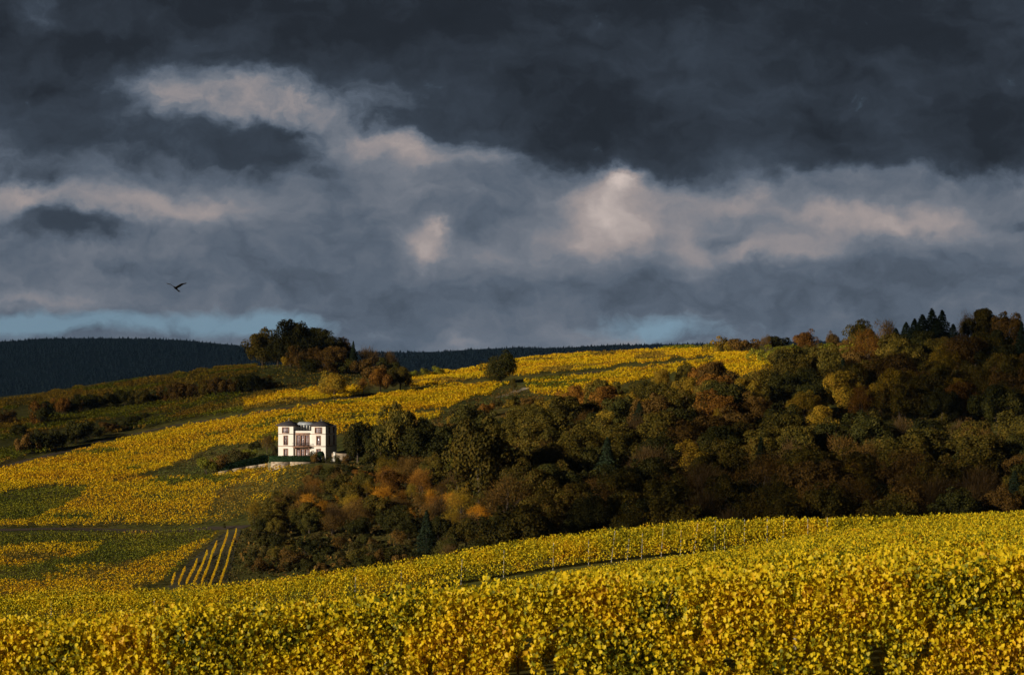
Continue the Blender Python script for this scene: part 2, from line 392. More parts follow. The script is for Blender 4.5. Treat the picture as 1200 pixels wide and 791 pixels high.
# ------------------------------------------------------------------ far vineyards
def vines(name, poly, rowdir, mats, label, step=.78, spacing=1.95, nq=13, qs=.36, hgt=1.5, classify=None, jit=.2, miss=.03):
    """rows of vines inside a patch of hillside outlined in the photograph; one mesh, several leaf materials"""
    P = np.array([ground(x, min(max(y, 404), 716)) for x, y in poly])
    x0, x1 = P[:, 0].min() - 6, P[:, 0].max() + 6; y0, y1 = P[:, 1].min() - 10, P[:, 1].max() + 30
    d = np.array(rowdir, float); d /= np.linalg.norm(d); nn = np.array([-d[1], d[0]])
    cx, cy = (x0 + x1) / 2, (y0 + y1) / 2; L = math.hypot(x1 - x0, y1 - y0) / 2
    a = np.arange(-L, L, step); b = np.arange(-L, L, spacing)
    A, B = np.meshgrid(a, b); A = A.ravel() + rng.normal(0, jit, A.size); B = B.ravel() + rng.normal(0, .1, A.size) + .5 * vnoise(A / 30, B.ravel() / 30, 9)
    X = cx + d[0] * A + nn[0] * B; Y = cy + d[1] * A + nn[1] * B
    ok = (X > x0) & (X < x1) & (Y > y0) & (Y < y1); X, Y = X[ok], Y[ok]
    z = gz(X, Y); px, py = proj(X, Y, z)
    ok = inpoly(px + 3 * vnoise(px / 9, py / 9, 2), py + 2 * vnoise(px / 13, py / 7, 6), poly) & (rng.random(len(X)) > miss) & (vnoise(X / 5, Y / 5, 12) > -.8)
    X, Y, z, px, py = X[ok], Y[ok], z[ok], px[ok], py[ok]
    n = len(X)
    far_ = np.clip(Y / 650, .85, 1.4)
    hs = hgt * (0.8 + .35 * rng.random(n))
    al = rng.normal(0, .34, (n, nq)); ac = rng.normal(0, .15, (n, nq)); up = .25 + .75 * np.sqrt(rng.random((n, nq)))
    c = np.stack([X[:, None] + d[0] * al + nn[0] * ac, Y[:, None] + d[1] * al + nn[1] * ac, z[:, None] + hs[:, None] * up], -1)
    nr = rng.normal(size=c.shape) * .8 + np.sign(ac)[..., None] * np.array([nn[0], nn[1], 0]) * .7 + np.array([0, 0, .45])
    s = qs * far_[:, None] * (.7 + .6 * rng.random((n, nq)))
    v, f = quads(c.reshape(-1, 3), nr.reshape(-1, 3), s.ravel())
    me = mesh_np(name, v, f)
    for m in mats: me.materials.append(M[m])
    if classify is not None:
        k = classify(px, py, X, Y).astype(np.int32)
        me.polygons.foreach_set('material_index', np.repeat(k, nq))
    o = link(bpy.data.objects.new(name, me))
    return tag(o, label, 'vineyard', kind='stuff')

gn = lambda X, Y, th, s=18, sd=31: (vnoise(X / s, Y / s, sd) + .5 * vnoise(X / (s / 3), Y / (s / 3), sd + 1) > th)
UP = (1, 3.6)
F1 = [(-90, 578), (0, 553), (60, 539), (120, 523), (197, 505), (280, 491), (330, 484), (330, 520), (300, 522), (282, 521), (255, 524), (225, 538), (205, 548), (150, 560), (120, 572), (60, 571), (-90, 592)]
vines('vineyard', F1, UP, ['vine_gold', 'vine_green'], 'sunlit golden vineyard sloping up to the left of the white villa', classify=lambda px, py, X, Y: gn(X, Y, .75))
F1b = [(330, 484), (360, 479), (430, 468), (500, 459), (548, 452), (596, 452), (575, 463), (545, 470), (525, 481), (500, 484), (440, 488), (390, 494), (330, 500)]
vines('vineyard', F1b, (1, .9), ['vine_gold', 'vine_green'], 'golden vineyard strip running along the track above the villa roofs', classify=lambda px, py, X, Y: gn(X, Y, .7))
F1c = [(330, 503), (390, 497), (440, 491), (500, 487), (522, 485), (508, 494), (470, 500), (432, 503), (410, 511), (330, 512)]
vines('vineyard', F1c, (1, 1.7), ['vine_gold', 'vine_green'], 'narrow golden vineyard directly behind the white villa', classify=lambda px, py, X, Y: gn(X, Y, .95))
F2 = [(-90, 590), (60, 575), (110, 574), (160, 562), (215, 561), (260, 558), (303, 554), (254, 577), (247, 600), (237, 617), (0, 619), (-90, 623)]
GP = [(-90, 583), (0, 578), (60, 572), (104, 574), (85, 592), (35, 613), (-90, 618)]
vines('vineyard', F2, UP, ['vine_gold', 'vine_green'], 'golden vineyard with a dark green corner below the scrub bank', classify=lambda px, py, X, Y: inpoly(px, py, GP) | gn(X, Y, .8))
F3 = [(303, 552), (318, 549), (364, 549), (352, 575), (322, 596), (292, 608), (262, 616), (239, 617), (249, 600), (256, 577)]
vines('vineyard', F3, (1, 2.2), ['vine_thin', 'vine_gold'], 'bronze thinning vineyard just below the villa stone wall', classify=lambda px, py, X, Y: gn(X, Y, .35, 9), miss=.12, nq=8, qs=.4, hgt=1.3)
FL = [(-90, 630), (235, 625), (254, 628), (224, 652), (197, 680), (150, 706), (-90, 716)]
TONG = [(-90, 652), (0, 645), (60, 640), (125, 640), (112, 650), (60, 661), (30, 668), (-90, 668)]
RST = [(254, 627), (224, 652), (197, 680), (150, 710), (-90, 716), (-90, 690), (0, 684), (60, 686), (120, 672), (180, 656), (225, 640)]
vines('vineyard', FL, UP, ['vine_green', 'vine_gold', 'vine_thin'], 'lower left vineyard of green and golden tongues beside the bare row plot',
      classify=lambda px, py, X, Y: np.where(inpoly(px + 8 * vnoise(px / 20, py / 8, 1), py, TONG) | inpoly(px + 8 * vnoise(px / 20, py / 8, 1), py, RST), np.where(gn(X, Y, .5), 2, 1), np.where(gn(X, Y, .9), 1, 0)))
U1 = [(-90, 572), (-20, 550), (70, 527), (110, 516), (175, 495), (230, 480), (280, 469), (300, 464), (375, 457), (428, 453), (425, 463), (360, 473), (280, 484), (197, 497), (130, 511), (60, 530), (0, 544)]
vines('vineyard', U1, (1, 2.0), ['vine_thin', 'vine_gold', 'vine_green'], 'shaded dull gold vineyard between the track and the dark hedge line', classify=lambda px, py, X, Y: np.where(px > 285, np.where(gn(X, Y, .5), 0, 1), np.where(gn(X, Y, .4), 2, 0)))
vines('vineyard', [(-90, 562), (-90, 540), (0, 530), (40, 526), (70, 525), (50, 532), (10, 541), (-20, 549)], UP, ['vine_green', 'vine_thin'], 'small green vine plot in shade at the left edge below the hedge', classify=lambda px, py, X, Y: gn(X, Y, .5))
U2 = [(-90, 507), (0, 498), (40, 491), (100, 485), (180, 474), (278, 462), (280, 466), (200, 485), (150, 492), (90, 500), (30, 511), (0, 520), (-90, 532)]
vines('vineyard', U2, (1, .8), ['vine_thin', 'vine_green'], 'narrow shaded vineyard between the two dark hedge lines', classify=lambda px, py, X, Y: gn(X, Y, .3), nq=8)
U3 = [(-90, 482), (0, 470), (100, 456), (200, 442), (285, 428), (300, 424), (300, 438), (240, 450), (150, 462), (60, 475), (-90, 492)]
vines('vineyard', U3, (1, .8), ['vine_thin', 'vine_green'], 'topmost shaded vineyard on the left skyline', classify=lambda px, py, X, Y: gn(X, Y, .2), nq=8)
R1 = [(478, 446), (500, 442), (560, 431), (610, 423), (720, 414), (838, 407), (845, 413), (838, 420), (800, 421), (700, 433), (645, 439), (606, 442), (550, 447), (480, 458)]
vines('vineyard', R1, (1, .35), ['vine_gold', 'vine_green', 'vine_thin'], 'bright yellow vineyard on the ridge behind the lone dark tree', nq=8, classify=lambda px, py, X, Y: np.where(py < 411.5, 1, np.where(gn(X, Y, .5), 2, 0)))
R2 = [(612, 448), (645, 445), (700, 439), (800, 427), (838, 424), (838, 430), (790, 440), (740, 450), (700, 460), (655, 468), (625, 464)]
vines('vineyard', R2, (1, .7), ['vine_gold', 'vine_green'], 'yellow vineyard wedge running into the rust trees at the wood edge', nq=8, classify=lambda px, py, X, Y: gn(X, Y, .6))
R3 = [(838, 416), (872, 415), (898, 424), (905, 436), (890, 446), (862, 444), (838, 436)]
vines('vineyard', R3, (1, .5), ['vine_gold', 'vine_thin'], 'small golden vineyard pocket enclosed by the right hand wood', nq=9, classify=lambda px, py, X, Y: gn(X, Y, .8))

# scattered low cover
def scatter(name, poly, dens, mats, label, cat, h=(0, .9), nq=5, qs=.5, Dmax=1100, jitter=.5, sink=0):
    P = np.array([ground(x, min(max(y, 404), 716)) for x, y in poly])
    x0, x1 = P[:, 0].min() - 4, P[:, 0].max() + 4; y0, y1 = P[:, 1].min() - 4, min(P[:, 1].max() + 20, Dmax)
    n = int((x1 - x0) * (y1 - y0) * dens)
    X = rng.uniform(x0, x1, n); Y = rng.uniform(y0, y1, n); z = gz(X, Y); px, py = proj(X, Y, z)
    ok = inpoly(px, py, poly) & (vnoise(X / 4, Y / 4, 21) + rng.random(n) * .8 > .1); X, Y, z = X[ok], Y[ok], z[ok]; n = len(X)
    hh = h[0] + (h[1] - h[0]) * (0.4 + .6 * rng.random(n)) * (1 + .5 * vnoise(X / 7, Y / 7, 8))
    c = np.stack([X[:, None] + rng.normal(0, jitter, (n, nq)), Y[:, None] + rng.normal(0, jitter, (n, nq)), z[:, None] + hh[:, None] * rng.random((n, nq)) + .05], -1)
    nr = rng.normal(size=c.shape) * .7 + np.array([-.2, -.3, .8])
    v, f = quads(c.reshape(-1, 3), nr.reshape(-1, 3), qs * (.6 + .8 * rng.random(n * nq)))
    me = mesh_np(name, v, f)
    for m in mats: me.materials.append(M[m])
    if len(mats) > 1:
        kk = np.clip(((vnoise(X / 9, Y / 9, 17) + .6 * rng.normal(size=n)) * .5 + .5) * len(mats), 0, len(mats) - 1).astype(np.int32)
        me.polygons.foreach_set('material_index', np.repeat(kk, nq))
    return tag(link(bpy.data.objects.new(name, me)), label, cat, kind='stuff')
FOREST = [(268, 640), (300, 612), (330, 594), (360, 572), (400, 548), (520, 530), (560, 518), (600, 508), (650, 494), (700, 488), (745, 480), (800, 472), (838, 464), (862, 468), (893, 470), (915, 458), (925, 446), (930, 432), (960, 424), (1000, 416), (1280, 410), (1280, 640), (900, 660), (600, 685), (300, 690)]
scatter('undergrowth', FOREST, .22, ['scrub', 'brown', 'green'], 'dark undergrowth of shrubs filling the wood floor', 'undergrowth', (.3, 2.0), 6, .7)
scatter('scrub', [(284, 622), (330, 612), (420, 615), (520, 640), (520, 680), (300, 690), (215, 700), (232, 680), (285, 624)], .5, ['scrub', 'green', 'scrub'], 'dark rough scrub and brambles beside the plot of bare vine rows', 'scrub', (.2, 1.1), 6, .42)
scatter('grass', [(140, 566), (205, 549), (226, 538), (256, 524), (325, 518), (325, 540), (316, 546), (258, 556), (160, 560)], 1.1, ['grass', 'scrub'], 'grassy green bank left of the villa', 'grass', (.05, .5), 4, .4, jitter=.4)
scatter('grass', [(500, 486), (528, 480), (548, 470), (578, 463), (600, 450), (622, 464), (655, 470), (600, 476), (540, 490), (510, 500)], 1.0, ['grass', 'scrub', 'thin' if 'thin' in M else 'brown'], 'rough tawny grass bank between the upper vineyard and the wood', 'grass', (.05, .8), 4, .4, jitter=.4)
scatter('grass', [(285, 426), (420, 432), (478, 440), (430, 454), (300, 462), (278, 462), (300, 440)], .5, ['grass', 'vine_thin', 'scrub'], 'dull shaded meadow under the hilltop grove', 'grass', (.05, .6), 4, .5, jitter=.5)

# ------------------------------------------------------------------ near vineyard
def row_mesh(D0, tilt, px0, px1, dens, leaf, s, hlo, toph, thick, topbias):
    xa = (px0 - 600) / F * D0 - 2; xb = (px1 - 600) / F * D0 + 2
    n = int((xb - xa) * dens)
    x = rng.uniform(xa, xb, n); yc = D0 + tilt * x
    ht = toph + .16 * vnoise(x / 1.1, np.full(n, D0), 5) + .10 * vnoise(x / .35, np.full(n, D0), 6)
    u = rng.random(n) ** topbias
    hgt = hlo + (ht - hlo) * u
    shoot = rng.random(n) < .05; hgt = np.where(shoot, ht + rng.random(n) * (.26 if D0 < 60 else .14), hgt)
    # canes carry leaves in bunches
    side = rng.choice([-1., 1.], n)
    off = side * np.abs(rng.normal(.55, .35, n)) * thick * (1.15 - .5 * u)
    y = yc + off
    z = gz(x, yc) + hgt
    gap = .8 * vnoise(x / .13 + .6 * np.sin(hgt * 3), hgt / .55, int(D0)) + .6 * vnoise(x / .24, hgt / .24, int(D0) + 2) + .5 * vnoise(x / .8, hgt / .6, int(D0) + 1)
    keep = gap > (-.55 if D0 < 60 else -1.05)
    c = np.stack([x, y, z], 1)[keep]; side = side[keep]; u = u[keep]; n = len(c)
    nr = np.stack([rng.normal(0, .95, n), side * .65 + rng.normal(0, .65, n), .2 + .35 * u + rng.normal(0, .5, n)], 1)
    sz = s * (.6 + .8 * rng.random(n))
    return (leaves if leaf else quads)(c, nr, sz), xa, xb

def post_mesh(x, D0, tilt, lean, h=1.95, r=.03):
    y = D0 + tilt * x; z = float(gz(x, y))
    v, f = merge(tube((x, y, z - .3), (x + lean * h, y + .02, z + h), r, r * .9, 6))
    return v, f

ROWG = 'vine rows of the foreground vineyard'
def near_row(name, D0, tilt, px0, px1, dens, leaf, s, hlo, mat, label, posts=(), trunks=False, toph=1.85, thick=.3, topbias=.8, group=None):
    (v, f), xa, xb = row_mesh(D0, tilt, px0, px1, dens, leaf, s, hlo, toph, thick, topbias)
    root = empty(name, ((xa + xb) / 2, D0, float(gz((xa + xb) / 2, D0))))
    o = root.location
    v = v - np.array(o)
    mesh_obj('foliage', v, f, M[mat], root)
    for x, lean, h in posts:
        pv, pf = post_mesh(x, D0 - .12, tilt, lean, h)
        mesh_obj('post', pv - np.array(o), pf, M['post'], root)
    if trunks:
        for x in np.arange(xa + .4, xb, 1.1):
            parts = []
            x = x + rng.normal(0, .08); y = D0 + tilt * x; z = float(gz(x, y))
            mid = (x + rng.normal(0, .05), y + rng.normal(0, .03), z + .45); top = (mid[0] + rng.normal(0, .1), y, z + .9)
            parts += tube((x, y, z - .1), mid, .035, .028, 6) + tube(mid, top, .028, .02, 6)
            for k2 in range(3):
                e = (top[0] + rng.normal(0, .35), y + rng.normal(0, .1), z + rng.uniform(1.4, 2.0))
                parts += tube(top, e, .008, .004, 4)
            tv, tf = merge(parts)
            mesh_obj('vine_stem', tv - np.array(o), tf, M['bark'], root)
    tag(root, label, 'vine row', group)
    return root

TL = .012
front_labels = ['nearest vine row with large gold and rust leaves filling the bottom of the picture',
                'second vine row close behind the nearest, large golden leaves along its top',
                'third vine row from the bottom, golden leaf tops showing over the two before it']
for i, D0 in enumerate((36.2, 38.3, 40.4)):
    posts = [((px - 600) / F * D0, ln, 1.25) for px, ln in (((18, .03), (455, -.02), (930, .02)) if i == 0 else ())]
    near_row('vine_row', D0, TL, -60, 1260, 4800 if i == 0 else 2700, True, .064, .25 if i == 0 else .7, 'vine_near', front_labels[i], posts, i == 0, 1.80, .30, .8)
Dm = 42.5; idx = 0
while Dm < 147:
    dens = 1200 if Dm < 52 else 620 if Dm < 75 else 240 if Dm < 100 else 170
    lab = 'golden vine row with finer leaves just behind the large leafed rows' if Dm < 62 else 'yellow vine row seen only as leaf tops in the middle of the foreground slope' if Dm < 112 else 'thin distant looking vine row near the upper edge of the foreground slope'
    near_row('vine_row', Dm, TL, -60, 1260, dens, Dm < 75, .070 if Dm < 75 else .10, .9, 'vine_near' if Dm < 50 else 'vine_mid', lab, (), False, (1.74 if Dm < 46 else 1.55 if Dm < 122 else 1.55 + (Dm - 122) * .012) + .07 * math.sin(idx * 2.1), .28, .5, lab.replace('vine row', 'vine rows'))
    Dm += 2.1 + .25 * rng.random(); idx += 1
rear_posts = [((px - 600) / F * 168, ln, h) for px, ln, h in ((590, .02, 1.9), (648, .03, 1.9), (690, .0, 1.8), (716, .14, 2.2), (735, .1, 1.8), (752, .05, 1.8), (775, .08, 2.0), (798, .03, 1.8), (813, .16, 2.15), (838, .03, 2.2), (850, .0, 1.9), (873, .02, 2.2), (900, .01, 2.2), (918, .05, 2.1), (948, .0, 2.15), (970, .03, 2.2), (415, .05, 1.9), (470, .0, 1.8), (540, .05, 1.8), (300, .03, 1.8), (180, .02, 1.8), (60, .0, 1.8))]
rear_labels = ['vine row standing apart behind the gap, pale leaning posts along its foot', 'vine row directly behind the row with pale posts', 'vine row third back behind the gap at the valley edge', 'last vine row behind the gap, its tops against the dark wood']
for i, D0 in enumerate((168.5, 170.7, 173.0, 175.4)):
    near_row('vine_row', D0, TL, -60, 1260, 760 if i == 0 else 260, False, .13, .2 if i == 0 else .9, 'vine_mid', rear_labels[i], rear_posts if i == 0 else (), False, 1.95, .30, .85)

# plot of seven separate rows on the left slope
rows7 = [((201, 689), (205, 678)), ((209, 690), (217, 670)), ((218, 690), (231, 661)), ((227, 690), (243, 651)), ((236, 690), (254, 640)), ((246, 690), (267, 627)), ((257, 690), (277, 625))]
nm = ['leftmost and shortest', 'second from the left', 'third from the left', 'middle', 'third from the right', 'second from the right', 'rightmost and longest']
for (a, b), q in zip(rows7, nm):
    A = np.array(ground(*a)); B = np.array(ground(*b)); L = np.linalg.norm(B - A); n = int(L * 30)
    n = int(L * 55); t = rng.random(n); x = A[0] + (B[0] - A[0]) * t + rng.normal(0, .07, n); y = A[1] + (B[1] - A[1]) * t + rng.normal(0, .10, n)
    z = gz(x, y) + .3 + 1.0 * rng.random(n) ** .8
    v, f = quads(np.stack([x, y, z], 1), rng.normal(size=(n, 3)) + np.array([-.3, -.2, .4]), .15 * (.7 + .6 * rng.random(n)))
    o = np.array([A[0], A[1], A[2]])
    ob = empty('vine_row', o); mesh_obj('foliage', v - o, f, M['vine_gold'], ob)
    tag(ob, q + ' of the seven separate golden vine rows on dark soil', 'vine row', 'seven separate vine rows on the left slope')
PL = [(196, 692), (203, 676), (226, 656), (256, 630), (268, 622), (283, 622), (275, 650), (266, 692)]
def patch(name, poly, mat, label, cat):
    cxm = np.mean([p[0] for p in poly]); cym = np.mean([p[1] for p in poly]); pts = []
    for a, b in zip(poly, poly[1:] + poly[:1]):
        for t in np.linspace(0, 1, 8)[:-1]: pts.append((a[0] + (b[0] - a[0]) * t, a[1] + (b[1] - a[1]) * t))
    V = []
    for s in np.linspace(0.02, 1, 12):
        for p in pts:
            X, Y, z = ground(cxm + (p[0] - cxm) * s, cym + (p[1] - cym) * s); V.append((X, Y, float(gz(X, Y)) + .09))
    m_ = len(pts); a = np.arange(12 * m_).reshape(12, m_); b = np.roll(a, -1, 1)
    f = np.stack([a[:-1], b[:-1], b[1:], a[1:]], -1).reshape(-1, 4)
    return tag(mesh_obj(name, V, f, mat), label, cat, kind='structure')
M['weedy'] = surfmat('weedy_soil', (.026, .028, .011), (.065, .055, .024), .5, .95)
patch('ground', PL, M['weedy'], 'dark bare soil between the seven separate vine rows', 'soil')

# ------------------------------------------------------------------ trees
def lobes_crown(seed, Rx, Rz, zc, nl, nleaf, size, lo=.24, hi=.48, gap=0.0, droop=0.0):
    g_ = np.random.default_rng(seed)
    d = norm(g_.normal(size=(nl, 3))); d[:, 2] = np.where(d[:, 2] < -.75, -d[:, 2], d[:, 2])
    rad = .30 + .62 * g_.random(nl)
    cc = d * rad[:, None] * np.array([Rx, Rx, Rz]); lr = g_.uniform(lo, hi, nl) * min(Rx, Rz) * (1.25 - .55 * rad)
    cc += g_.normal(0, .11 * Rx, (nl, 3)) * np.array([1, 1, .7])
    wgt = lr ** 2 / np.sum(lr ** 2); k_ = g_.choice(nl, nleaf, p=wgt)
    ld = norm(g_.normal(size=(nleaf, 3)) + .55 * norm(cc)[k_] + np.array([0, 0, .25]))
    rr = lr[k_] * (.72 + .42 * g_.random(nleaf))
    p = cc[k_] + ld * rr[:, None]
    p[:, 2] -= droop * g_.random(nleaf)
    p[:, 2] += zc
    keep = (p[:, 2] > .25) & (vnoise(p[:, 0] * 1.1 + 7 * seed, p[:, 2] * 1.1 + p[:, 1] * .7, seed) > -1 + gap)
    p, ld = p[keep], ld[keep]
    nr = ld + g_.normal(0, .45, p.shape)
    global rng
    keep_rng = rng; rng = np.random.default_rng(seed + 100)
    v, f = quads(p, nr, size * (.6 + .8 * g_.random(len(p))))
    rng = keep_rng
    return v, f, cc + np.array([0, 0, zc])

def trunk_mesh(seed, h, r, cc, nlimb=6):
    g_ = np.random.default_rng(seed + 5); parts = []
    pts = [np.array([0, 0, -.6])]
    for i in range(1, 5): pts.append(np.array([g_.normal(0, .04 * h * .4), g_.normal(0, .04 * h * .4), h * i / 4]))
    rr = [r * 1.25, r, r * .8, r * .6, r * .3]
    for i in range(4): parts += tube(pts[i], pts[i + 1], rr[i], rr[i + 1], 8)
    for j in g_.choice(len(cc), min(nlimb, len(cc)), replace=False):
        s = pts[1 + int(g_.integers(0, 3))]; e = s + (cc[j] - s) * .92; m_ = s + (cc[j] - s) * .5 + np.array([0, 0, .06 * h])
        parts += tube(s, m_, r * .42, r * .26, 6) + tube(m_, e, r * .26, r * .08, 6)
    return merge(parts)

PROTO = {}
def proto(key, crown_vf, trunk_vf):
    PROTO[key] = (mesh_np('crown', crown_vf[0], crown_vf[1], M['green']), mesh_np('trunk', trunk_vf[0], trunk_vf[1], M['bark']))
for i in range(6):   # spreading broadleaf, about 11 m tall and wide
    Rx = [5.2, 5.6, 4.7, 5.4, 5.0, 6.0][i]; Rz = [4.6, 4.2, 5.0, 4.9, 4.3, 4.4][i]; zc = Rz + [.2, .4, .1, .3, .4, .0][i]
    v, f, cc = lobes_crown(200 + i, Rx, Rz, zc, [34, 40, 30, 44, 36, 42][i], 10500, .37, gap=.22)
    proto(('broad', i), (v, f), trunk_mesh(200 + i, zc * 1.3, .28, cc, 8))
v, f, cc = lobes_crown(220, 5.4, 4.8, 4.9, 46, 12000, .36, .34, .52, gap=.05)
proto(('round', 0), (v, f), trunk_mesh(220, 6.5, .3, cc, 8))
for i in range(3):   # narrow upright broadleaf
    v, f, cc = lobes_crown(230 + i, 3.3, 5.2, 5.9, 22, 6500, .33, .34, .55, gap=.25)
    proto(('upright', i), (v, f), trunk_mesh(230 + i, 8, .2, cc, 7))
for i in range(3):   # thin autumn crown showing its twigs
    g_ = np.random.default_rng(260 + i)
    v, f, cc = lobes_crown(260 + i, 4.4, 4.3, 5.2, 24, 2600, .28, .3, .5, gap=.3)
    n = 1500; b0 = cc[g_.integers(0, len(cc), n)] + g_.normal(0, .8, (n, 3)); d = norm(b0 - np.array([0, 0, 2.5]) + g_.normal(0, 1.2, (n, 3))); L = g_.uniform(.6, 1.6, (n, 1))
    sd = norm(np.cross(d, g_.normal(size=(n, 3)))) * .035
    tv = np.stack([b0 - sd, b0 + sd, b0 + d * L], 1).reshape(-1, 3); tf = np.arange(n * 3).reshape(n, 3)
    proto(('thin', i), merge([(v, f), (tv, tf)]), trunk_mesh(260 + i, 7, .2, cc, 12))
for i in range(3):   # bare twiggy crown
    g_ = np.random.default_rng(280 + i)
    v, f, cc = lobes_crown(280 + i, 3.8, 4.0, 5.0, 26, 260, .25, gap=.2)
    n = 3600; b0 = cc[g_.integers(0, len(cc), n)] + g_.normal(0, .9, (n, 3)); d = norm(b0 - np.array([0, 0, 2.0]) + g_.normal(0, 1.2, (n, 3))); L = g_.uniform(.5, 1.6, (n, 1))
    sd = norm(np.cross(d, g_.normal(size=(n, 3)))) * .035
    tv = np.stack([b0 - sd, b0 + sd, b0 + d * L], 1).reshape(-1, 3); tf = np.arange(n * 3).reshape(n, 3)
    proto(('bare', i), merge([(v, f), (tv, tf)]), trunk_mesh(280 + i, 7, .2, cc, 14))
for i in range(3):   # spruce / fir
    g_ = np.random.default_rng(300 + i); H = 15.; n = 3800
    t = g_.random(n) ** .7; t = np.where(g_.random(n) < .5, np.round(t * 17) / 17 + g_.normal(0, .01, n), t); t = np.clip(t, 0, 1)
    zz = 15 - t * 14; an = g_.random(n) * 2 * math.pi; wob = 1 + .22 * vnoise(an * 2.2, zz * .9, 40 + i)
    rad = (t * 3.5 + .15) * wob * np.sqrt(.25 + .75 * g_.random(n))
    p = np.stack([np.cos(an) * rad, np.sin(an) * rad, zz - rad * .22], 1)
    nr = np.stack([np.cos(an) * .7, np.sin(an) * .7, np.full(n, .8)], 1) + g_.normal(0, .35, (n, 3))
    v, f = quads(p, nr, .46 * (.6 + .8 * g_.random(n)), 1.2, .6)
    proto(('spruce', i), (v, f), merge(tube((0, 0, -.6), (0, 0, 6), .26, .17, 8) + tube((0, 0, 6), (0, 0, 14.2), .17, .03, 8)))
for i in range(4):   # shrubs
    v, f, cc = lobes_crown(330 + i, [2.2, 2.6, 2.0, 3.0][i], [1.5, 1.6, 1.9, 1.5][i], 1.5, 14, 2600, .24, .4, .62, gap=.18)
    tp = []
    g_ = np.random.default_rng(330 + i)
    for j in range(6):
        e = cc[j % len(cc)] * .9; tp += tube((g_.normal(0, .1), g_.normal(0, .1), -.3), e, .05, .015, 6)
    proto(('shrub', i), (v, f), merge(tp))

FORM_T = {}
for kq, (c_, t_) in PROTO.items():
    zs_ = np.empty(len(c_.vertices) * 3, np.float32); c_.vertices.foreach_get('co', zs_); FORM_T[kq] = float(np.percentile(zs_[2::3], 99.7))
FORM_H = {'broad': 10.6, 'round': 10, 'upright': 11.2, 'thin': 9.8, 'bare': 9.6, 'spruce': 15.0, 'shrub': 3.2}
NAMES = {'broad': 'broadleaf_tree', 'round': 'broadleaf_tree', 'upright': 'broadleaf_tree', 'thin': 'autumn_tree', 'bare': 'bare_tree', 'spruce': 'spruce_tree', 'shrub': 'shrub'}
TREES = []
def tree(form, col, pos, H, rz=None, var=None, label=None, group=None, wide=1.0):
    nvar = sum(1 for k2 in PROTO if k2[0] == form); var = int(rng.integers(0, nvar)) if var is None else var
    s = H / FORM_T[(form, var)]
    root = empty(NAMES[form], pos, float(rng.uniform(0, 6.28)) if rz is None else rz, 1)
    root.scale = (s * wide, s * wide, s)
    crown, trunk = PROTO[(form, var)]
    c = link(bpy.data.objects.new('crown', crown), root)
    c.material_slots[0].link = 'OBJECT'; c.material_slots[0].material = M[col]
    link(bpy.data.objects.new('trunk', trunk), root)
    tag(root, label, 'shrub' if form == 'shrub' else 'tree', group)
    TREES.append((root, form, col, H, label))
    return root
def tree_px(form, col, px, base, top, label, wide=1.0, var=None, rz=None, width=None):
    X, Y, z = ground(px, base); z = float(gz(X, Y))
    H = max(1.2, (HY - top) / F * Y - z)
    return tree(form, col, (X, Y, z), H, rz, var, label, None, wide)

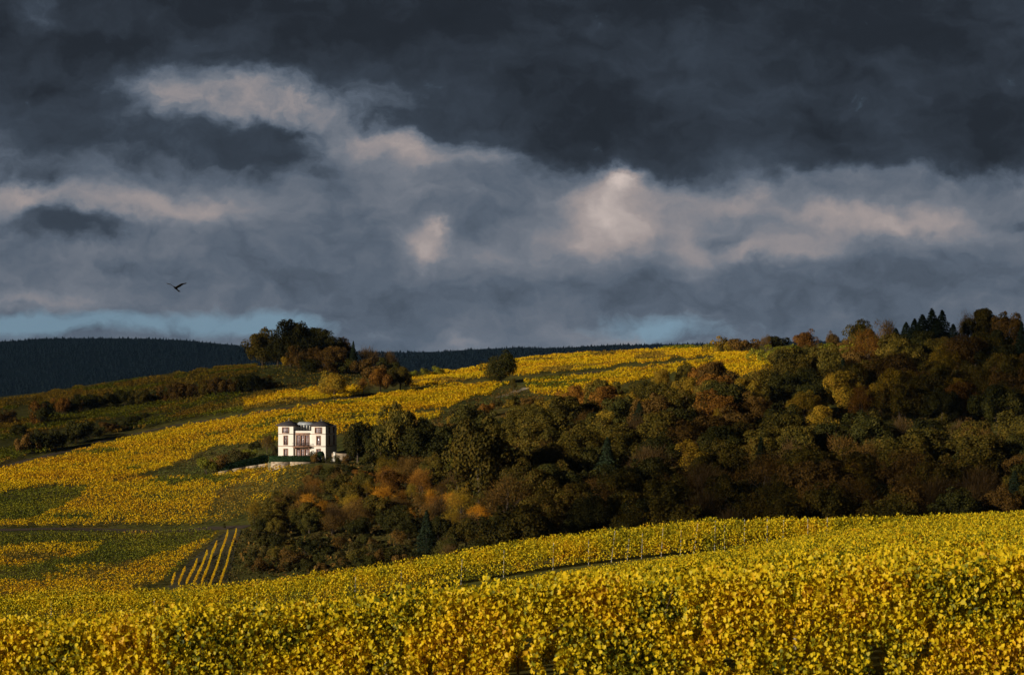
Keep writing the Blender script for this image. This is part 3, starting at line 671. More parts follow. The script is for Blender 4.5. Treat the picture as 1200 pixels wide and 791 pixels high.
# --- trees one can name
hero = [
 ('broad', 'oak', 308, 424, 385, 'dark rounded tree at the left end of the hilltop grove', .85),
 ('broad', 'green', 341, 430, 375, 'tallest dark crown in the middle of the hilltop grove', .85),
 ('broad', 'green', 362, 429, 384, 'dark green crown right of the tallest tree in the hilltop grove', .85),
 ('upright', 'green', 377, 430, 385, 'narrow dark crown rising from the right half of the hilltop grove', .9),
 ('broad', 'green', 389, 431, 389, 'dark crown just right of the narrow one in the hilltop grove', .75),
 ('broad', 'brown', 403, 432, 396, 'brown tree at the right end of the hilltop grove', .7),
 ('spruce', 'spruce', 414, 434, 400, 'small pointed spruce at the right end of the hilltop grove', 1.0),
 ('broad', 'brown', 352, 433, 405, 'low russet tree in front of the hilltop grove, left one', 1.1),
 ('broad', 'brown', 374, 434, 407, 'low brown tree in front of the hilltop grove, nearest its right half', 1.0),
 ('broad', 'green', 354, 431, 388, 'dark crown in front of the tallest tree of the hilltop grove', .95),
 ('broad', 'green', 326, 429, 396, 'low dark tree at the left foot of the hilltop grove', 1.1),
 ('broad', 'brown', 392, 435, 406, 'low dark brown tree at the right foot of the hilltop grove', 1.1),
 ('shrub', 'green', 362, 437, 420, 'dark bush at the middle foot of the hilltop grove', 1.5),
 ('shrub', 'green', 406, 438, 420, 'dark bush at the right foot of the hilltop grove', 1.5),
 ('shrub', 'brown', 384, 438, 422, 'brown bush between the two dark bushes under the hilltop grove', 1.4),
 ('shrub', 'gold', 335, 432, 418, 'tiny gold shrub at the foot of the hilltop grove', .8),
 ('bare', 'twig', 433, 437, 405, 'bare spreading tree on the skyline right of the grove', 1.0),
 ('bare', 'twig', 456, 438, 410, 'small bare tree on the skyline, rightmost of the two', .9),
 ('shrub', 'brown', 428, 440, 420, 'low brown bush under the bare spreading skyline tree', 1.3),
 ('shrub', 'green', 450, 440, 419, 'dark bush under the small bare skyline tree', 1.3),
 ('shrub', 'brown', 440, 447, 428, 'brown thicket between the rust tree and the skyline bushes', 1.3),
 ('round', 'gold', 392, 466, 435, 'round golden tree standing alone in the vineyard above the villa', 1.15),
 ('thin', 'rust', 426, 463, 442, 'small pale rust tree right of the round golden tree', 1.1),
 ('broad', 'rust', 446, 461, 432, 'rust red tree in the group of three above the track', .95),
 ('broad', 'oak', 469, 458, 430, 'olive green tree at the right end of the group of three above the track', 1.0),
 ('shrub', 'lime', 497, 443, 431, 'yellow green bush on the vineyard skyline, left one', 1.2),
 ('shrub', 'lime', 512, 442, 429, 'yellow green bush on the vineyard skyline, right one', 1.3),
 ('shrub', 'lime', 484, 446, 434, 'small dull bush between the olive tree and the skyline bushes', 1.1),
 ('round', 'green', 587, 450, 411, 'lone dark rounded tree standing in the yellow vineyard', .95),
 ('upright', 'oak', 602, 462, 443, 'small slim tree below the lone dark tree', .7),
 ('broad', 'oak', 467, 543, 473, 'tall olive dark tree between the villa and the wood', .72),
 ('upright', 'green', 448, 545, 502, 'dark green tree at the left foot of the tall olive tree', 1.25),
 ('broad', 'green', 419, 544, 495, 'rounded green tree just right of the villa', .66),
 ('shrub', 'brown', 434, 536, 511, 'purple brown bush right of the rounded green tree', 1.0),
 ('shrub', 'gold', 411, 530, 513, 'small golden bush against the shaded villa side', .75),
 ('broad', 'green', 498, 540, 490, 'dark spreading tree right of the tall olive tree', .9),
 ('shrub', 'green', 440, 548, 528, 'low dark green shrub in front of the villa side garden', 1.2),
 ('broad', 'green', 520, 545, 500, 'dark tree at the left border of the big wood', .9),
 ('broad', 'oak', 562, 595, 490, 'largest olive oak with a bright ivy edge near the middle of the picture', .78),
 ('upright', 'lime', 529, 562, 513, 'narrow yellow green tree hugging the left side of the largest oak', .32),
 ('broad', 'oak', 603, 600, 538, 'rounded olive tree low on the right of the largest oak', .9),
 ('thin', 'orange', 407, 592, 566, 'glowing orange tree in the thicket straight below the villa', 1.1),
 ('thin', 'orange', 452, 596, 570, 'orange tree in the thicket right of the one straight below the villa', 1.0),
 ('thin', 'orange', 505, 598, 572, 'brightest orange tree in the thicket left of the largest oak', 1.2),
 ('thin', 'orange', 528, 602, 577, 'orange tree beside the brightest one left of the largest oak', 1.1),
 ('thin', 'gold', 482, 590, 566, 'slim golden tree between the orange trees of the thicket', .7),
 ('thin', 'orange', 560, 618, 590, 'low orange tree at the foot of the largest oak', 1.1),
 ('thin', 'gold', 430, 585, 563, 'yellow brown tree between the two left orange trees', .8),
 ('thin', 'orange', 478, 618, 594, 'dull orange tree low in the middle of the thicket', 1.1),
 ('shrub', 'brown', 372, 558, 545, 'brown bush under the right end of the clipped hedge', 1.2),
 ('shrub', 'green', 386, 561, 546, 'dark bush below the white gate pillar', 1.3),
 ('shrub', 'scrub', 399, 559, 544, 'tawny bush below the garden wall left half', 1.2),
 ('shrub', 'green', 412, 562, 545, 'dark bush below the garden wall right end', 1.3),
 ('shrub', 'rust', 424, 566, 550, 'rust bush right of the dark bush below the garden wall', 1.3),
 ('shrub', 'green', 438, 563, 546, 'dark bush at the top of the thicket under the dark green tree', 1.3),
 ('shrub', 'brown', 362, 568, 556, 'brown bush on the bronze vineyard corner below the stone wall', 1.2),
 ('shrub', 'scrub', 380, 572, 558, 'tawny bush at the left top corner of the thicket', 1.3),
 ('shrub', 'brown', 402, 574, 559, 'brown bush above the glowing orange tree', 1.3),
 ('shrub', 'lime', 243, 556, 536, 'yellow rimmed round bush on the grassy bank', 1.0),
 ('shrub', 'brown', 258, 552, 533, 'brown bush right of the yellow rimmed bush on the bank', 1.1),
 ('shrub', 'scrub', 278, 545, 527, 'olive bush in the middle of the grassy bank', 1.2),
 ('shrub', 'lime', 292, 540, 526, 'light bush on the bank above the dark hedge', 1.0),
 ('shrub', 'green', 300, 528, 517, 'dark bush high on the bank near the villa', 1.1),
 ('thin', 'brown', 313, 532, 508, 'thin brown tree close to the villa left corner', .8),
 ('shrub', 'scrub', 321, 539, 520, 'small olive tree touching the villa left corner', .55),
 ('upright', 'green', 263, 622, 613, 'tiny dark upright bush beside the lower track', .9),
 ('spruce', 'spruce', 45, 703, 688, 'tiny lone conifer in the lower left corner of the valley', .9),
 ('shrub', 'green', 70, 704, 692, 'small dark bush right of the tiny lone conifer', .9),
 ('shrub', 'brown', 8, 708, 693, 'dark brown thicket at the left edge above the foreground vines', 1.5),
 ('shrub', 'brown', 22, 707, 697, 'low dark thicket beside the left edge thicket', 1.2),
 ('spruce', 'spruce', 892, 580, 513, 'blue green fir with a broad cone in the lower belt of the wood', 1.25),
 ('spruce', 'spruce', 940, 600, 548, 'slim dark fir right of the broad blue green fir', .9),
 ('spruce', 'spruce', 500, 655, 598, 'blue green pine in front of the orange thicket', 1.4),
 ('spruce', 'spruce', 580, 650, 610, 'dark fir low in the wood right of the blue green pine', 1.5),
 ('spruce', 'spruce', 1092, 414, 362, 'tallest pointed spruce on the right skyline', 1.9),
 ('spruce', 'spruce', 1104, 415, 364, 'pointed spruce right beside the tallest skyline spruce', 1.8),
 ('spruce', 'spruce', 1062, 414, 378, 'dark spruce at the left end of the skyline spruces', 2.3),
 ('spruce', 'spruce', 1072, 415, 374, 'dark spruce second from the left among the skyline spruces', 2.1),
 ('spruce', 'spruce', 1081, 416, 369, 'dark spruce just left of the tallest skyline spruce', 2.3),
 ('spruce', 'spruce', 1098, 420, 374, 'dark spruce in front of the two tallest skyline spruces', 2.6),
 ('spruce', 'spruce', 1117, 416, 380, 'shorter spruce at the right end of the skyline spruces', 2.2),
 ('spruce', 'spruce', 1050, 415, 385, 'lower dark spruce leading the skyline spruces on the left', 2.4),
 ('broad', 'green', 1078, 424, 388, 'dark round tree below the left skyline spruces', 1.2),
 ('broad', 'oak', 1010, 412, 375, 'dark rounded oak on the skyline left of the spruces', .85),
 ('broad', 'rust', 944, 413, 386, 'rust brown rounded tree on the skyline above the pocket vineyard', 1.1),
 ('thin', 'brown', 1040, 412, 374, 'pale twiggy tree on the skyline between the oak and the spruces', .9),
 ('broad', 'brown', 975, 413, 388, 'brown tree on the skyline between the rust tree and the oak', .7),
 ('broad', 'oak', 1155, 412, 362, 'large olive tree on the skyline right of the spruces', .9),
 ('thin', 'brown', 1135, 412, 366, 'brown thin tree on the skyline between spruces and olive tree', .9),
 ('broad', 'brown', 1180, 413, 366, 'brown tree on the skyline near the right edge', .9),
 ('spruce', 'spruce', 1197, 440, 378, 'dark conifer cut by the right edge of the picture', 1.1),
 ('shrub', 'gold', 845, 416, 394, 'golden bush at the left tip of the skyline wood', 1.0),
 ('thin', 'gold', 858, 416, 396, 'thin gold brown tree second from the skyline wood tip', .9),
 ('shrub', 'brown', 872, 416, 397, 'brown bush on the skyline beyond the pocket vineyard', 1.4),
 ('thin', 'brown', 897, 414, 392, 'twiggy tree on the skyline right of the brown bush', .7),
 ('shrub', 'green', 912, 412, 394, 'small dark green bush on the skyline left of the rust brown tree', 1.2),
 ('shrub', 'lime', 902, 426, 404, 'bright yellow green bush above the pocket vineyard, left one', 1.3),
 ('shrub', 'lime', 925, 425, 404, 'bright yellow green bush above the pocket vineyard, middle one', 1.5),
 ('shrub', 'green', 950, 428, 407, 'bright green bush above the pocket vineyard, right one', 1.5),
 ('shrub', 'lime', 985, 428, 402, 'yellow green bush on the slope below the rust brown skyline tree', 1.3),
 ('broad', 'rust', 695, 482, 449, 'bright orange rust tree at the wood edge under the upper vineyard', 1.15),
 ('broad', 'rust', 672, 482, 452, 'orange tree left beside the bright rust tree at the wood edge', .9),
 ('broad', 'gold', 775, 462, 428, 'golden tree sticking up into the upper vineyard', .8),
 ('broad', 'rust', 822, 455, 427, 'rust tree left of the pocket vineyard', .9),
 ('broad', 'oak', 805, 455, 424, 'olive tree left of the rust tree beside the pocket vineyard', .9),
 ('broad', 'gold', 985, 484, 435, 'large golden olive tree halfway up the right hand wood', 1.0),
 ('broad', 'rust', 1125, 492, 448, 'orange brown tree halfway up the far right wood', 1.0),
]
for fm, cl, px, b, t, lb, wd in hero: tree_px(fm, cl, px, b, t, lb, wd)

# hedges of bushes on the shaded left fields
hg = [(5, 500, 480, 'brown'), (20, 512, 497, 'green'), (30, 532, 508, 'brown'), (45, 500, 470, 'rust'), (45, 530, 503, 'green'), (62, 527, 503, 'green'), (55, 484, 470, 'green'),
      (72, 488, 466, 'rust'), (84, 486, 465, 'brown'), (98, 483, 462, 'green'), (80, 521, 500, 'green'), (92, 519, 493, 'green'), (108, 513, 496, 'green'), (114, 481, 463, 'green'),
      (130, 479, 459, 'green'), (124, 508, 494, 'brown'), (140, 504, 491, 'green'), (148, 477, 457, 'green'), (166, 475, 455, 'oak'), (156, 498, 487, 'green'), (170, 492, 484, 'green'),
      (184, 472, 461, 'rust'), (198, 470, 451, 'brown'), (212, 467, 448, 'brown'), (226, 466, 450, 'brown'), (240, 465, 444, 'oak'), (254, 464, 442, 'brown'), (268, 463, 444, 'brown'),
      (284, 461, 440, 'green'), (298, 459, 438, 'green'), (312, 456, 440, 'brown'), (150, 452, 446, 'brown'), (165, 448, 443, 'rust')]
cn = {'brown': 'brown', 'orange': 'orange', 'green': 'dark green', 'rust': 'rust', 'oak': 'olive', 'gold': 'golden', 'lime': 'yellow green', 'twig': 'grey brown', 'scrub': 'tawny', 'spruce': 'dark'}
hg += [(px + 8, b - 1.5, t + rng.uniform(0, 5), c if rng.random() < .6 else 'green') for px, b, t, c in hg[:-2] if b - t > 9]
for px, b, t, c in hg:
    r = tree_px('shrub', c, px, b, t, None, 1.15 if b - t < 20 else .8)
    r['_zone'] = 'in the lower shaded hedge line on the left' if b > px * -.28 + 512 else 'in the upper shaded hedge line on the left'
    r['group'] = 'hedge bushes on the shaded left slope'

# --- the wood: spaced over the slope, kinds by place
def kind_at(px, py):
    u = rng.random()
    def pick(*t):
        a = 0
        for wgt, fm, cl in t:
            a += wgt
            if u < a: return fm, cl
        return t[-1][1:]
    if px < 600 and py > 612: return pick((.30, 'broad', 'green'), (.22, 'broad', 'oak'), (.24, 'thin', 'brown'), (.10, 'bare', 'twig'), (.08, 'thin', 'rust'), (.06, 'thin', 'gold'))
    if px < 585 and py > 556: return pick((.14, 'thin', 'rust'), (.10, 'thin', 'orange'), (.04, 'broad', 'rust'), (.30, 'thin', 'brown'), (.12, 'thin', 'gold'), (.06, 'upright', 'gold'), (.14, 'broad', 'oak'), (.12, 'bare', 'twig'))
    if px < 640 and py < 560: return pick((.45, 'broad', 'green'), (.3, 'broad', 'oak'), (.1, 'thin', 'brown'), (.15, 'thin', 'rust'))
    if py < 505 and px < 900: return pick((.10, 'broad', 'rust'), (.10, 'thin', 'rust'), (.12, 'broad', 'gold'), (.40, 'broad', 'oak'), (.10, 'broad', 'brown'), (.10, 'broad', 'green'), (.06, 'thin', 'gold'))
    if py < 505: return pick((.50, 'broad', 'oak'), (.13, 'broad', 'brown'), (.11, 'broad', 'gold'), (.06, 'thin', 'rust'), (.18, 'broad', 'green'), (.02, 'spruce', 'spruce'))
    return pick((.46, 'broad', 'oak'), (.2, 'broad', 'green'), (.10, 'thin', 'brown'), (.06, 'broad', 'brown'), (.08, 'bare', 'twig'), (.06, 'upright', 'gold'), (.02, 'spruce', 'spruce'))
STRIP = [(498, 500), (530, 488), (565, 478), (600, 476), (650, 476), (690, 470), (740, 462), (790, 456), (832, 452), (838, 470), (800, 474), (745, 482), (700, 490), (650, 496), (600, 510), (560, 520), (520, 530), (500, 515)]
for _ in range(4000):
    if sum(1 for t in TREES if t[0].get('_zone') == 'in the scrubby wood edge') >= 46: break
    px, py = rng.uniform(498, 838), rng.uniform(450, 530)
    if not inpoly(np.array([px]), np.array([py]), STRIP)[0]: continue
    X, Y, z = ground(px, py)
    if any((X - t[0].location.x) ** 2 + (Y - t[0].location.y) ** 2 < 16 for t in TREES): continue
    c_ = rng.choice(['scrub', 'brown', 'green', 'oak', 'gold', 'rust'], p=[.3, .25, .15, .15, .1, .05])
    tree('shrub', str(c_), (X, Y, float(gz(X, Y))), float(rng.uniform(2.2, 4.2)), wide=float(rng.uniform(.9, 1.2)))['_zone'] = 'in the scrubby wood edge'
P = np.array([ground(x, min(max(y, 404), 690)) for x, y in FOREST])
cand = []
for _ in range(26000):
    Y = rng.uniform(492, 960) if rng.random() < .75 else rng.uniform(492, 620)
    X = rng.uniform(-75, 235)
    cand.append((X, Y))
cand = np.array(cand); cz_ = gz(cand[:, 0], cand[:, 1]); cpx, cpy = proj(cand[:, 0], cand[:, 1], cz_)
VILLA_KEEP = [(240, 500), (400, 500), (412, 545), (440, 548), (436, 572), (372, 578), (300, 612), (240, 622)]
okf = inpoly(cpx, cpy, FOREST) & (cpx < 1245) & ~inpoly(cpx, cpy, VILLA_KEEP) & ~((cpy > 500) & (cpy < 522) & (cpx > 860) & (vnoise(cpx / 60, cpy * 0, 3) > -.6))
okf &= ~((cpx < 500) & (cpy > 672)) & ~((cpx < 296) & (cpy > 622))
cand = cand[okf]; cz_ = cz_[okf]; cpx = cpx[okf]; cpy = cpy[okf]
cell = {}
def near_ok(X, Y, r):
    i, j = int(X // 16), int(Y // 16)
    for a in range(i - 1, i + 2):
        for b in range(j - 1, j + 2):
            for (x, y, rr) in cell.get((a, b), ()):
                if (x - X) ** 2 + (y - Y) ** 2 < (r * .5 + rr * .5) ** 2: return False
    return True
for t in TREES:
    x, y, _z = t[0].location; cell.setdefault((int(x // 16), int(y // 16)), []).append((x, y, 6 if t[1] != 'shrub' else 4))
count = 0
for (X, Y), z, px, py in zip(cand, cz_, cpx, cpy):
    small = px < 585 and py > 556
    r = (5.4 if small else 9.4) * (1 + max(0, Y - 560) / 900)
    low = px < 500 and py > 634
    if low: r = 4.6
    if not near_ok(X, Y, r): continue
    fm, cl = kind_at(px, py)
    if low: fm, cl = 'shrub', str(rng.choice(['scrub', 'green', 'brown', 'oak'], p=[.35, .35, .18, .12]))
    H = rng.uniform(8.0, 12.0) * (.58 if small else 1.0) * (1.1 if fm == 'spruce' else 1.0)
    if low: H = rng.uniform(1.8, 4.0)
    if py < 425: H *= .8
    tree(fm, cl, (float(X), float(Y), float(z) - .1), float(H), label=None, wide=float(rng.uniform(.95, 1.2)) * (1.5 if fm == 'spruce' else 1.0))
    cell.setdefault((int(X // 16), int(Y // 16)), []).append((X, Y, r)); count += 1
print('wood trees', count, 'all', len(TREES))

# labels for the trees of the wood: kind, colour, size, place; then order from the left among like ones
def zone(px, py):
    if px < 585 and py > 556: return ('low ' if py > 610 else 'high ') + ('in the thicket below the villa' if px < 440 else 'in the thicket left of the largest oak')
    if py > 560: a = 'in the lowest belt'
    elif py > 505: a = 'mid wood'
    elif py > 440: a = 'high in the wood'
    else: a = 'near the skyline'
    b = 'below the lone tree' if px < 650 else 'below the ridge field' if px < 790 else 'below the pocket vineyard' if px < 930 else 'below the rust skyline tree' if px < 1040 else 'below the skyline spruces' if px < 1130 else 'by the right edge'
    return a + ' ' + b
noun = {'broad': 'broad tree', 'round': 'round tree', 'upright': 'narrow tree', 'thin': 'thin tree', 'bare': 'bare tree', 'spruce': 'conifer', 'shrub': 'bush'}
buckets = {}
for root, fm, cl, H, lb in TREES:
    if lb: continue
    px, py = proj(*root.location)
    z_ = root.get('_zone') or zone(px, py)
    if '_zone' in root: del root['_zone']
    if z_.startswith('in the scrubby'): z_ += ' below the lone tree' if px < 640 else ' below the ridge field'
    key = f'{cn[cl]} {noun[fm]} {z_}'
    buckets.setdefault(key, []).append((px, H, root))
ordw = ['leftmost'] + [q_ + ' from left' for q_ in 'second third fourth fifth sixth seventh eighth ninth tenth eleventh twelfth'.split()]
for key, lst in buckets.items():
    lst.sort(key=lambda t: t[0]); n = len(lst)
    for i, (px, H, root) in enumerate(lst):
        if n == 1: lab = key
        elif i == n - 1: lab = 'rightmost ' + key
        else: lab = (ordw[i] if i < len(ordw) else 'far along') + ' ' + key
        root['label'] = lab
        if 'group' not in root: root['group'] = 'trees of the hillside wood'

# ------------------------------------------------------------------ villa
VX, VY, _ = at(354.5, 655, 541); VZ = -25.45
VR = R(-13)
villa = empty('villa', (VX, VY, VZ), VR)
tag(villa, 'white villa with two slate roofed towers and a balcony on the vineyard slope', 'villa')
W = 13.4; XL = -W / 2                      # local x along the front, front at y = 0, back at y = 9.5
def wall_front(x0, x1, y, z0, z1, ops, th=.35, axis='x'):
    """a wall leaf with real openings and reveals; for axis 'y' it runs along y at x = y"""
    xs = sorted({x0, x1, *[o[0] for o in ops], *[o[1] for o in ops]}); zs = sorted({z0, z1, *[o[2] for o in ops], *[o[3] for o in ops]})
    parts = []
    for a, b in zip(xs, xs[1:]):
        for c, d in zip(zs, zs[1:]):
            if any(o[0] <= (a + b) / 2 <= o[1] and o[2] <= (c + d) / 2 <= o[3] for o in ops): continue
            parts.append((np.array([[a, y, c], [b, y, c], [b, y, d], [a, y, d]]), np.array([[0, 1, 2, 3]])))
    for a, b, c, d in ops:
        for q in ([[a, y, c], [a, y + th, c], [a, y + th, d], [a, y, d]], [[b, y, c], [b, y, d], [b, y + th, d], [b, y + th, c]], [[a, y, d], [a, y + th, d], [b, y + th, d], [b, y, d]], [[a, y, c], [b, y, c], [b, y + th, c], [a, y + th, c]]):
            parts.append((np.array(q, float), np.array([[0, 1, 2, 3]])))
    if axis == 'y': parts = [(np.stack([v[:, 1], v[:, 0], v[:, 2]], 1), f) for v, f in parts]
    return parts
def quad(*p): return np.array(p, float), np.array([[0, 1, 2, 3]])
x1, x2, x3, x4 = XL, XL + 4.25, XL + 9.4, XL + W
yT, yC, yB = -.55, 0., 9.6
ZE = 9.55
opsL = [(XL + 1.2, XL + 2.95, 7.6, 9.0), (XL + 1.6, XL + 2.6, 4.4, 6.75), (XL + 1.6, XL + 2.6, .9, 3.2)]
opsR = [(x3 + 1.1, x3 + 2.85, 7.6, 9.0), (x3 + 1.5, x3 + 2.5, 4.4, 6.75), (x3 + 1.5, x3 + 2.5, .9, 3.2)]
opsC = [(x2 + .75 + i * 1.25, x2 + 1.8 + i * 1.25, 4.1, 7.0) for i in range(3)] + [(x2 + .75 + i * 1.25, x2 + 1.8 + i * 1.25, .5, 3.2) for i in range(3)]
opsS = [(2.2, 3.3, 7.6, 9.0), (2.3, 3.2, 4.4, 6.75), (6.4, 7.4, 4.4, 6.75), (6.3, 7.4, 7.6, 9.0)]
wl = wall_front(x1, x2, yT, 0, ZE, opsL) + wall_front(x3, x4, yT, 0, ZE, opsR) + wall_front(x2, x3, yC, 0, 8.15, opsC) + wall_front(yT, yB, x4, 0, ZE, opsS, -.35, 'y')
wl += [quad((x1, yT, 0), (x1, yT, ZE), (x1, yB, ZE), (x1, yB, 0)), quad((x1, yB, 0), (x1, yB, ZE), (x4, yB, ZE), (x4, yB, 0)),
       quad((x2, yT, 0), (x2, yB, 0), (x2, yB, ZE), (x2, yT, ZE)), quad((x3, yT, 0), (x3, yT, ZE), (x3, yB, ZE), (x3, yB, 0)),
       quad((x2, yC, 8.15), (x3, yC, 8.15), (x3, yB, 8.15), (x2, yB, 8.15)), quad((x1, yT, ZE), (x2, yT, ZE), (x2, yB, ZE), (x1, yB, ZE)), quad((x3, yT, ZE), (x4, yT, ZE), (x4, yB, ZE), (x3, yB, ZE))]
wv, wf = merge(wl); mesh_obj('wall', wv, wf, M['plaster'], villa)
def hip(xa, xb, ya, yb, z, h, oh=.65):
    xa -= oh; xb += oh; ya -= oh; yb += oh; cx, cy = (xa + xb) / 2, (ya + yb) / 2; w_ = (xb - xa) / 2 - .25
    r0, r1 = cy - max(.2, (yb - ya) / 2 - w_), cy + max(.2, (yb - ya) / 2 - w_)
    v = np.array([[xa, ya, z], [xb, ya, z], [xb, yb, z], [xa, yb, z], [cx - .25, r0, z + h], [cx + .25, r0, z + h], [cx + .25, r1, z + h], [cx - .25, r1, z + h],
                  [xa, ya, z - .18], [xb, ya, z - .18], [xb, yb, z - .18], [xa, yb, z - .18]])
    f = np.array([[0, 1, 5, 4], [1, 2, 6, 5], [2, 3, 7, 6], [3, 0, 4, 7], [4, 5, 6, 7], [8, 11, 10, 9], [0, 8, 9, 1], [1, 9, 10, 2], [2, 10, 11, 3], [3, 11, 8, 0]])
    return v, f
for a, b in ((x1, x2), (x3, x4)):
    rf = mesh_obj('roof', *hip(a, b, yT, 4.6, ZE + .20, 1.05), M['slate'], villa)
    cx = (a + b) / 2; cy = (yT + 4.6) / 2
    fv, ff = merge(tube((cx, cy, ZE + 1.1), (cx, cy, ZE + 1.8), .09, .04, 6) + tube((cx, cy, ZE + 1.8), (cx, cy, ZE + 2.0), .12, .02, 6))
    mesh_obj('finial', fv, ff, M['zinc'], rf)
    cv, cf = merge([box(a - .3, b + .3, yT - .3, 4.9, ZE - .12, ZE + .035)])
    mesh_obj('cornice', cv, cf, M['sandstone'], villa)
# set-back glazed attic with zinc roof between the towers, and its balustrade
av, af = merge([box(x2 + .01, x3 - .01, 2.2, 6.0, 8.16, 9.7)]); mesh_obj('attic', av, af, M['darkglass'], villa)
mv, mf = merge([box(x2 + .5 + i * .83 - .09, x2 + .5 + i * .83 + .09, 2.08, 2.19, 8.2, 9.68) for i in range(6)]); mesh_obj('mullion', mv, mf, M['whitepaint'], villa)
rv = np.array([[x2 + .05, 1.8, 9.72], [x3 - .05, 1.8, 9.72], [x3 - .05, 4.4, 10.5], [x2 + .05, 4.4, 10.5], [x2 + .05, 6.4, 9.72], [x3 - .05, 6.4, 9.72]])
mesh_obj('roof', rv, [np.array([[0, 1, 2, 3], [3, 2, 5, 4], [0, 4, 5, 1]]), np.array([[0, 3, 4], [1, 5, 2]])], M['zinc'], villa)
bl = [box(x2 + .02, x3 - .02, .06, .16, 9.0, 9.1), box(x2 + .02, x3 - .02, .06, .16, 8.25, 8.33)] + [box(x2 + .1 + i * .16, x2 + .14 + i * .16, .08, .14, 8.34, 8.99) for i in range(31)]
bv, bf = merge(bl); mesh_obj('balustrade', bv, bf, M['iron'], villa)
# string courses
def course(name, z, h, pr, m):
    v, f = merge([box(x1 - pr, x2, yT - pr, yT - .005, z, z + h), box(x3, x4 + pr, yT - pr, yT - .005, z, z + h), box(x2 + .005, x3 - .005, yC - pr, yC - .005, z, z + h), box(x4 + .005, x4 + pr, yT, yB, z, z + h)])
    mesh_obj(name, v, f, m, villa)
course('string_course', 7.22, .14, .07, M['sandstone']); course('string_course', 3.92, .16, .09, M['sandstone']); course('plinth', 0, .45, .06, M['sandstone'])
# windows: surround, pane, mullions; shutters where the photo shows them open
def window(x0_, x1_, y, z0_, z1_, n=2, side=False, bars=1):
    sw = .16
    fr = [box(x0_ - sw, x0_ + .02, y - .07, y + .12, z0_ - .12, z1_ + sw), box(x1_ - .02, x1_ + sw, y - .07, y + .12, z0_ - .12, z1_ + sw), box(x0_ + .021, x1_ - .021, y - .07, y + .12, z1_ - .02, z1_ + sw), box(x0_ + .021, x1_ - .021, y - .10, y + .12, z0_ - .12, z0_ + .03)]
    pn = [box(x0_ + .005, x1_ - .005, y + .20, y + .24, z0_ + .005, z1_ - .005)]
    sh = [box(x0_ + .02 + (x1_ - x0_ - .04) * i / n - .035, x0_ + .02 + (x1_ - x0_ - .04) * i / n + .035, y + .13, y + .19, z0_ + .035, z1_ - .025) for i in range(0, n + 1)]
    sh += [box(x0_ + .06, x1_ - .06, y + .135, y + .185, z0_ + (z1_ - z0_) * q - .03, z0_ + (z1_ - z0_) * q + .03) for q in ([.66] if bars == 1 else [.3, .72])]
    def mk(nm, b, m, par):
        v, f = merge(b)
        if side: v = np.stack([x4 - (v[:, 1] - y), v[:, 0], v[:, 2]], 1)
        return mesh_obj(nm, v, f, m, par)
    wnd = mk('window', fr, M['sandstone'], villa)
    mk('pane', pn, M['curtain'] if not side else M['darkglass'], wnd); mk('sash', sh, M['sandstone'] if n > 1 else M['whitepaint'], wnd)
for o in opsL: window(*o[:2], yT, *o[2:], n=2)
for o in opsR: window(*o[:2], yT, *o[2:], n=2)
for o in opsC: window(*o[:2], yC, *o[2:], n=2, bars=2)
for o in opsS: window(*o[:2], 0., *o[2:], n=2, side=True)
lv, lf = merge([box(x2 + .55, x3 - .55, -.16, -.005, 7.3, 7.62)]); mesh_obj('lintel', lv, lf, M['sandstone'], villa)
bal = mesh_obj('balcony', *merge([box(x2 + .02, x3 - .02, -1.5, -.1, 3.78, 3.95), box(x2 + .5, x2 + .7, -1.1, -.1, 3.3, 3.77), box(x3 - .7, x3 - .5, -1.1, -.1, 3.3, 3.77)]), M['sandstone'], villa)
rl = [box(x2 + .05, x3 - .05, -1.46, -1.40, 4.85, 4.93), box(x2 + .05, x3 - .05, -1.46, -1.40, 4.0, 4.06)] + [box(x2 + .1 + i * .2, x2 + .13 + i * .2, -1.445, -1.415, 4.065, 4.845) for i in range(26)]
mesh_obj('railing', *merge(rl), M['iron'], bal)
# terrace, walls, hedges
def local(px, D): return (px - 600) / F * D
ZT = VZ - .02
tv = [(local(314, 641.2), 641.2), (local(400, 641.2), 641.2), (local(402, 668), 668), (local(316, 668), 668)]
v8 = np.array([(x, y, z) for z in (ZT - 3, ZT) for x, y in tv]); f8 = np.array([[0, 3, 2, 1], [4, 5, 6, 7], [0, 1, 5, 4], [1, 2, 6, 5], [2, 3, 7, 6], [3, 0, 4, 7]])
tag(mesh_obj('terrace', v8, f8, M['terrace']), 'level gravel terrace under the white villa', 'terrace', kind='structure')
def straight_wall(name, pts, h, th, mat, label, cat='wall', sink=.6, cap=None):
    """pts: (x, y, base z)"""
    parts = []
    for (xa, ya, za), (xb, yb, zb) in zip(pts, pts[1:]):
        d = np.array([xb - xa, yb - ya]); d = d / np.linalg.norm(d); o = np.array([-d[1], d[0]]) * th / 2
        q = [(xa - o[0], ya - o[1]), (xb - o[0], yb - o[1]), (xb + o[0], yb + o[1]), (xa + o[0], ya + o[1])]; zb_ = [za, zb, zb, za]
        v = np.array([(x, y, z - sink) for (x, y), z in zip(q, zb_)] + [(x, y, z + h) for (x, y), z in zip(q, zb_)])
        parts.append((v, f8))
    return tag(mesh_obj(name, *merge(parts), mat), label, cat)
ws = [(local(p, 640.4), 640.4, -27.4) for p in (317.5, 340, 364)]
straight_wall('retaining_wall', ws, 2.3, .6, M['stone'], 'stone retaining wall under the dark clipped hedge of the villa', 'wall', 1.5)
lw = []
for p in ((256, 557), (272, 553.5), (288, 550.5), (303, 547.5), (317, 546)):
    X, Y, z = ground(*p); lw.append((X, Y, z))
straight_wall('retaining_wall', lw, .75, .5, M['stone'], 'low pale stone wall sloping down left from the villa', 'wall')
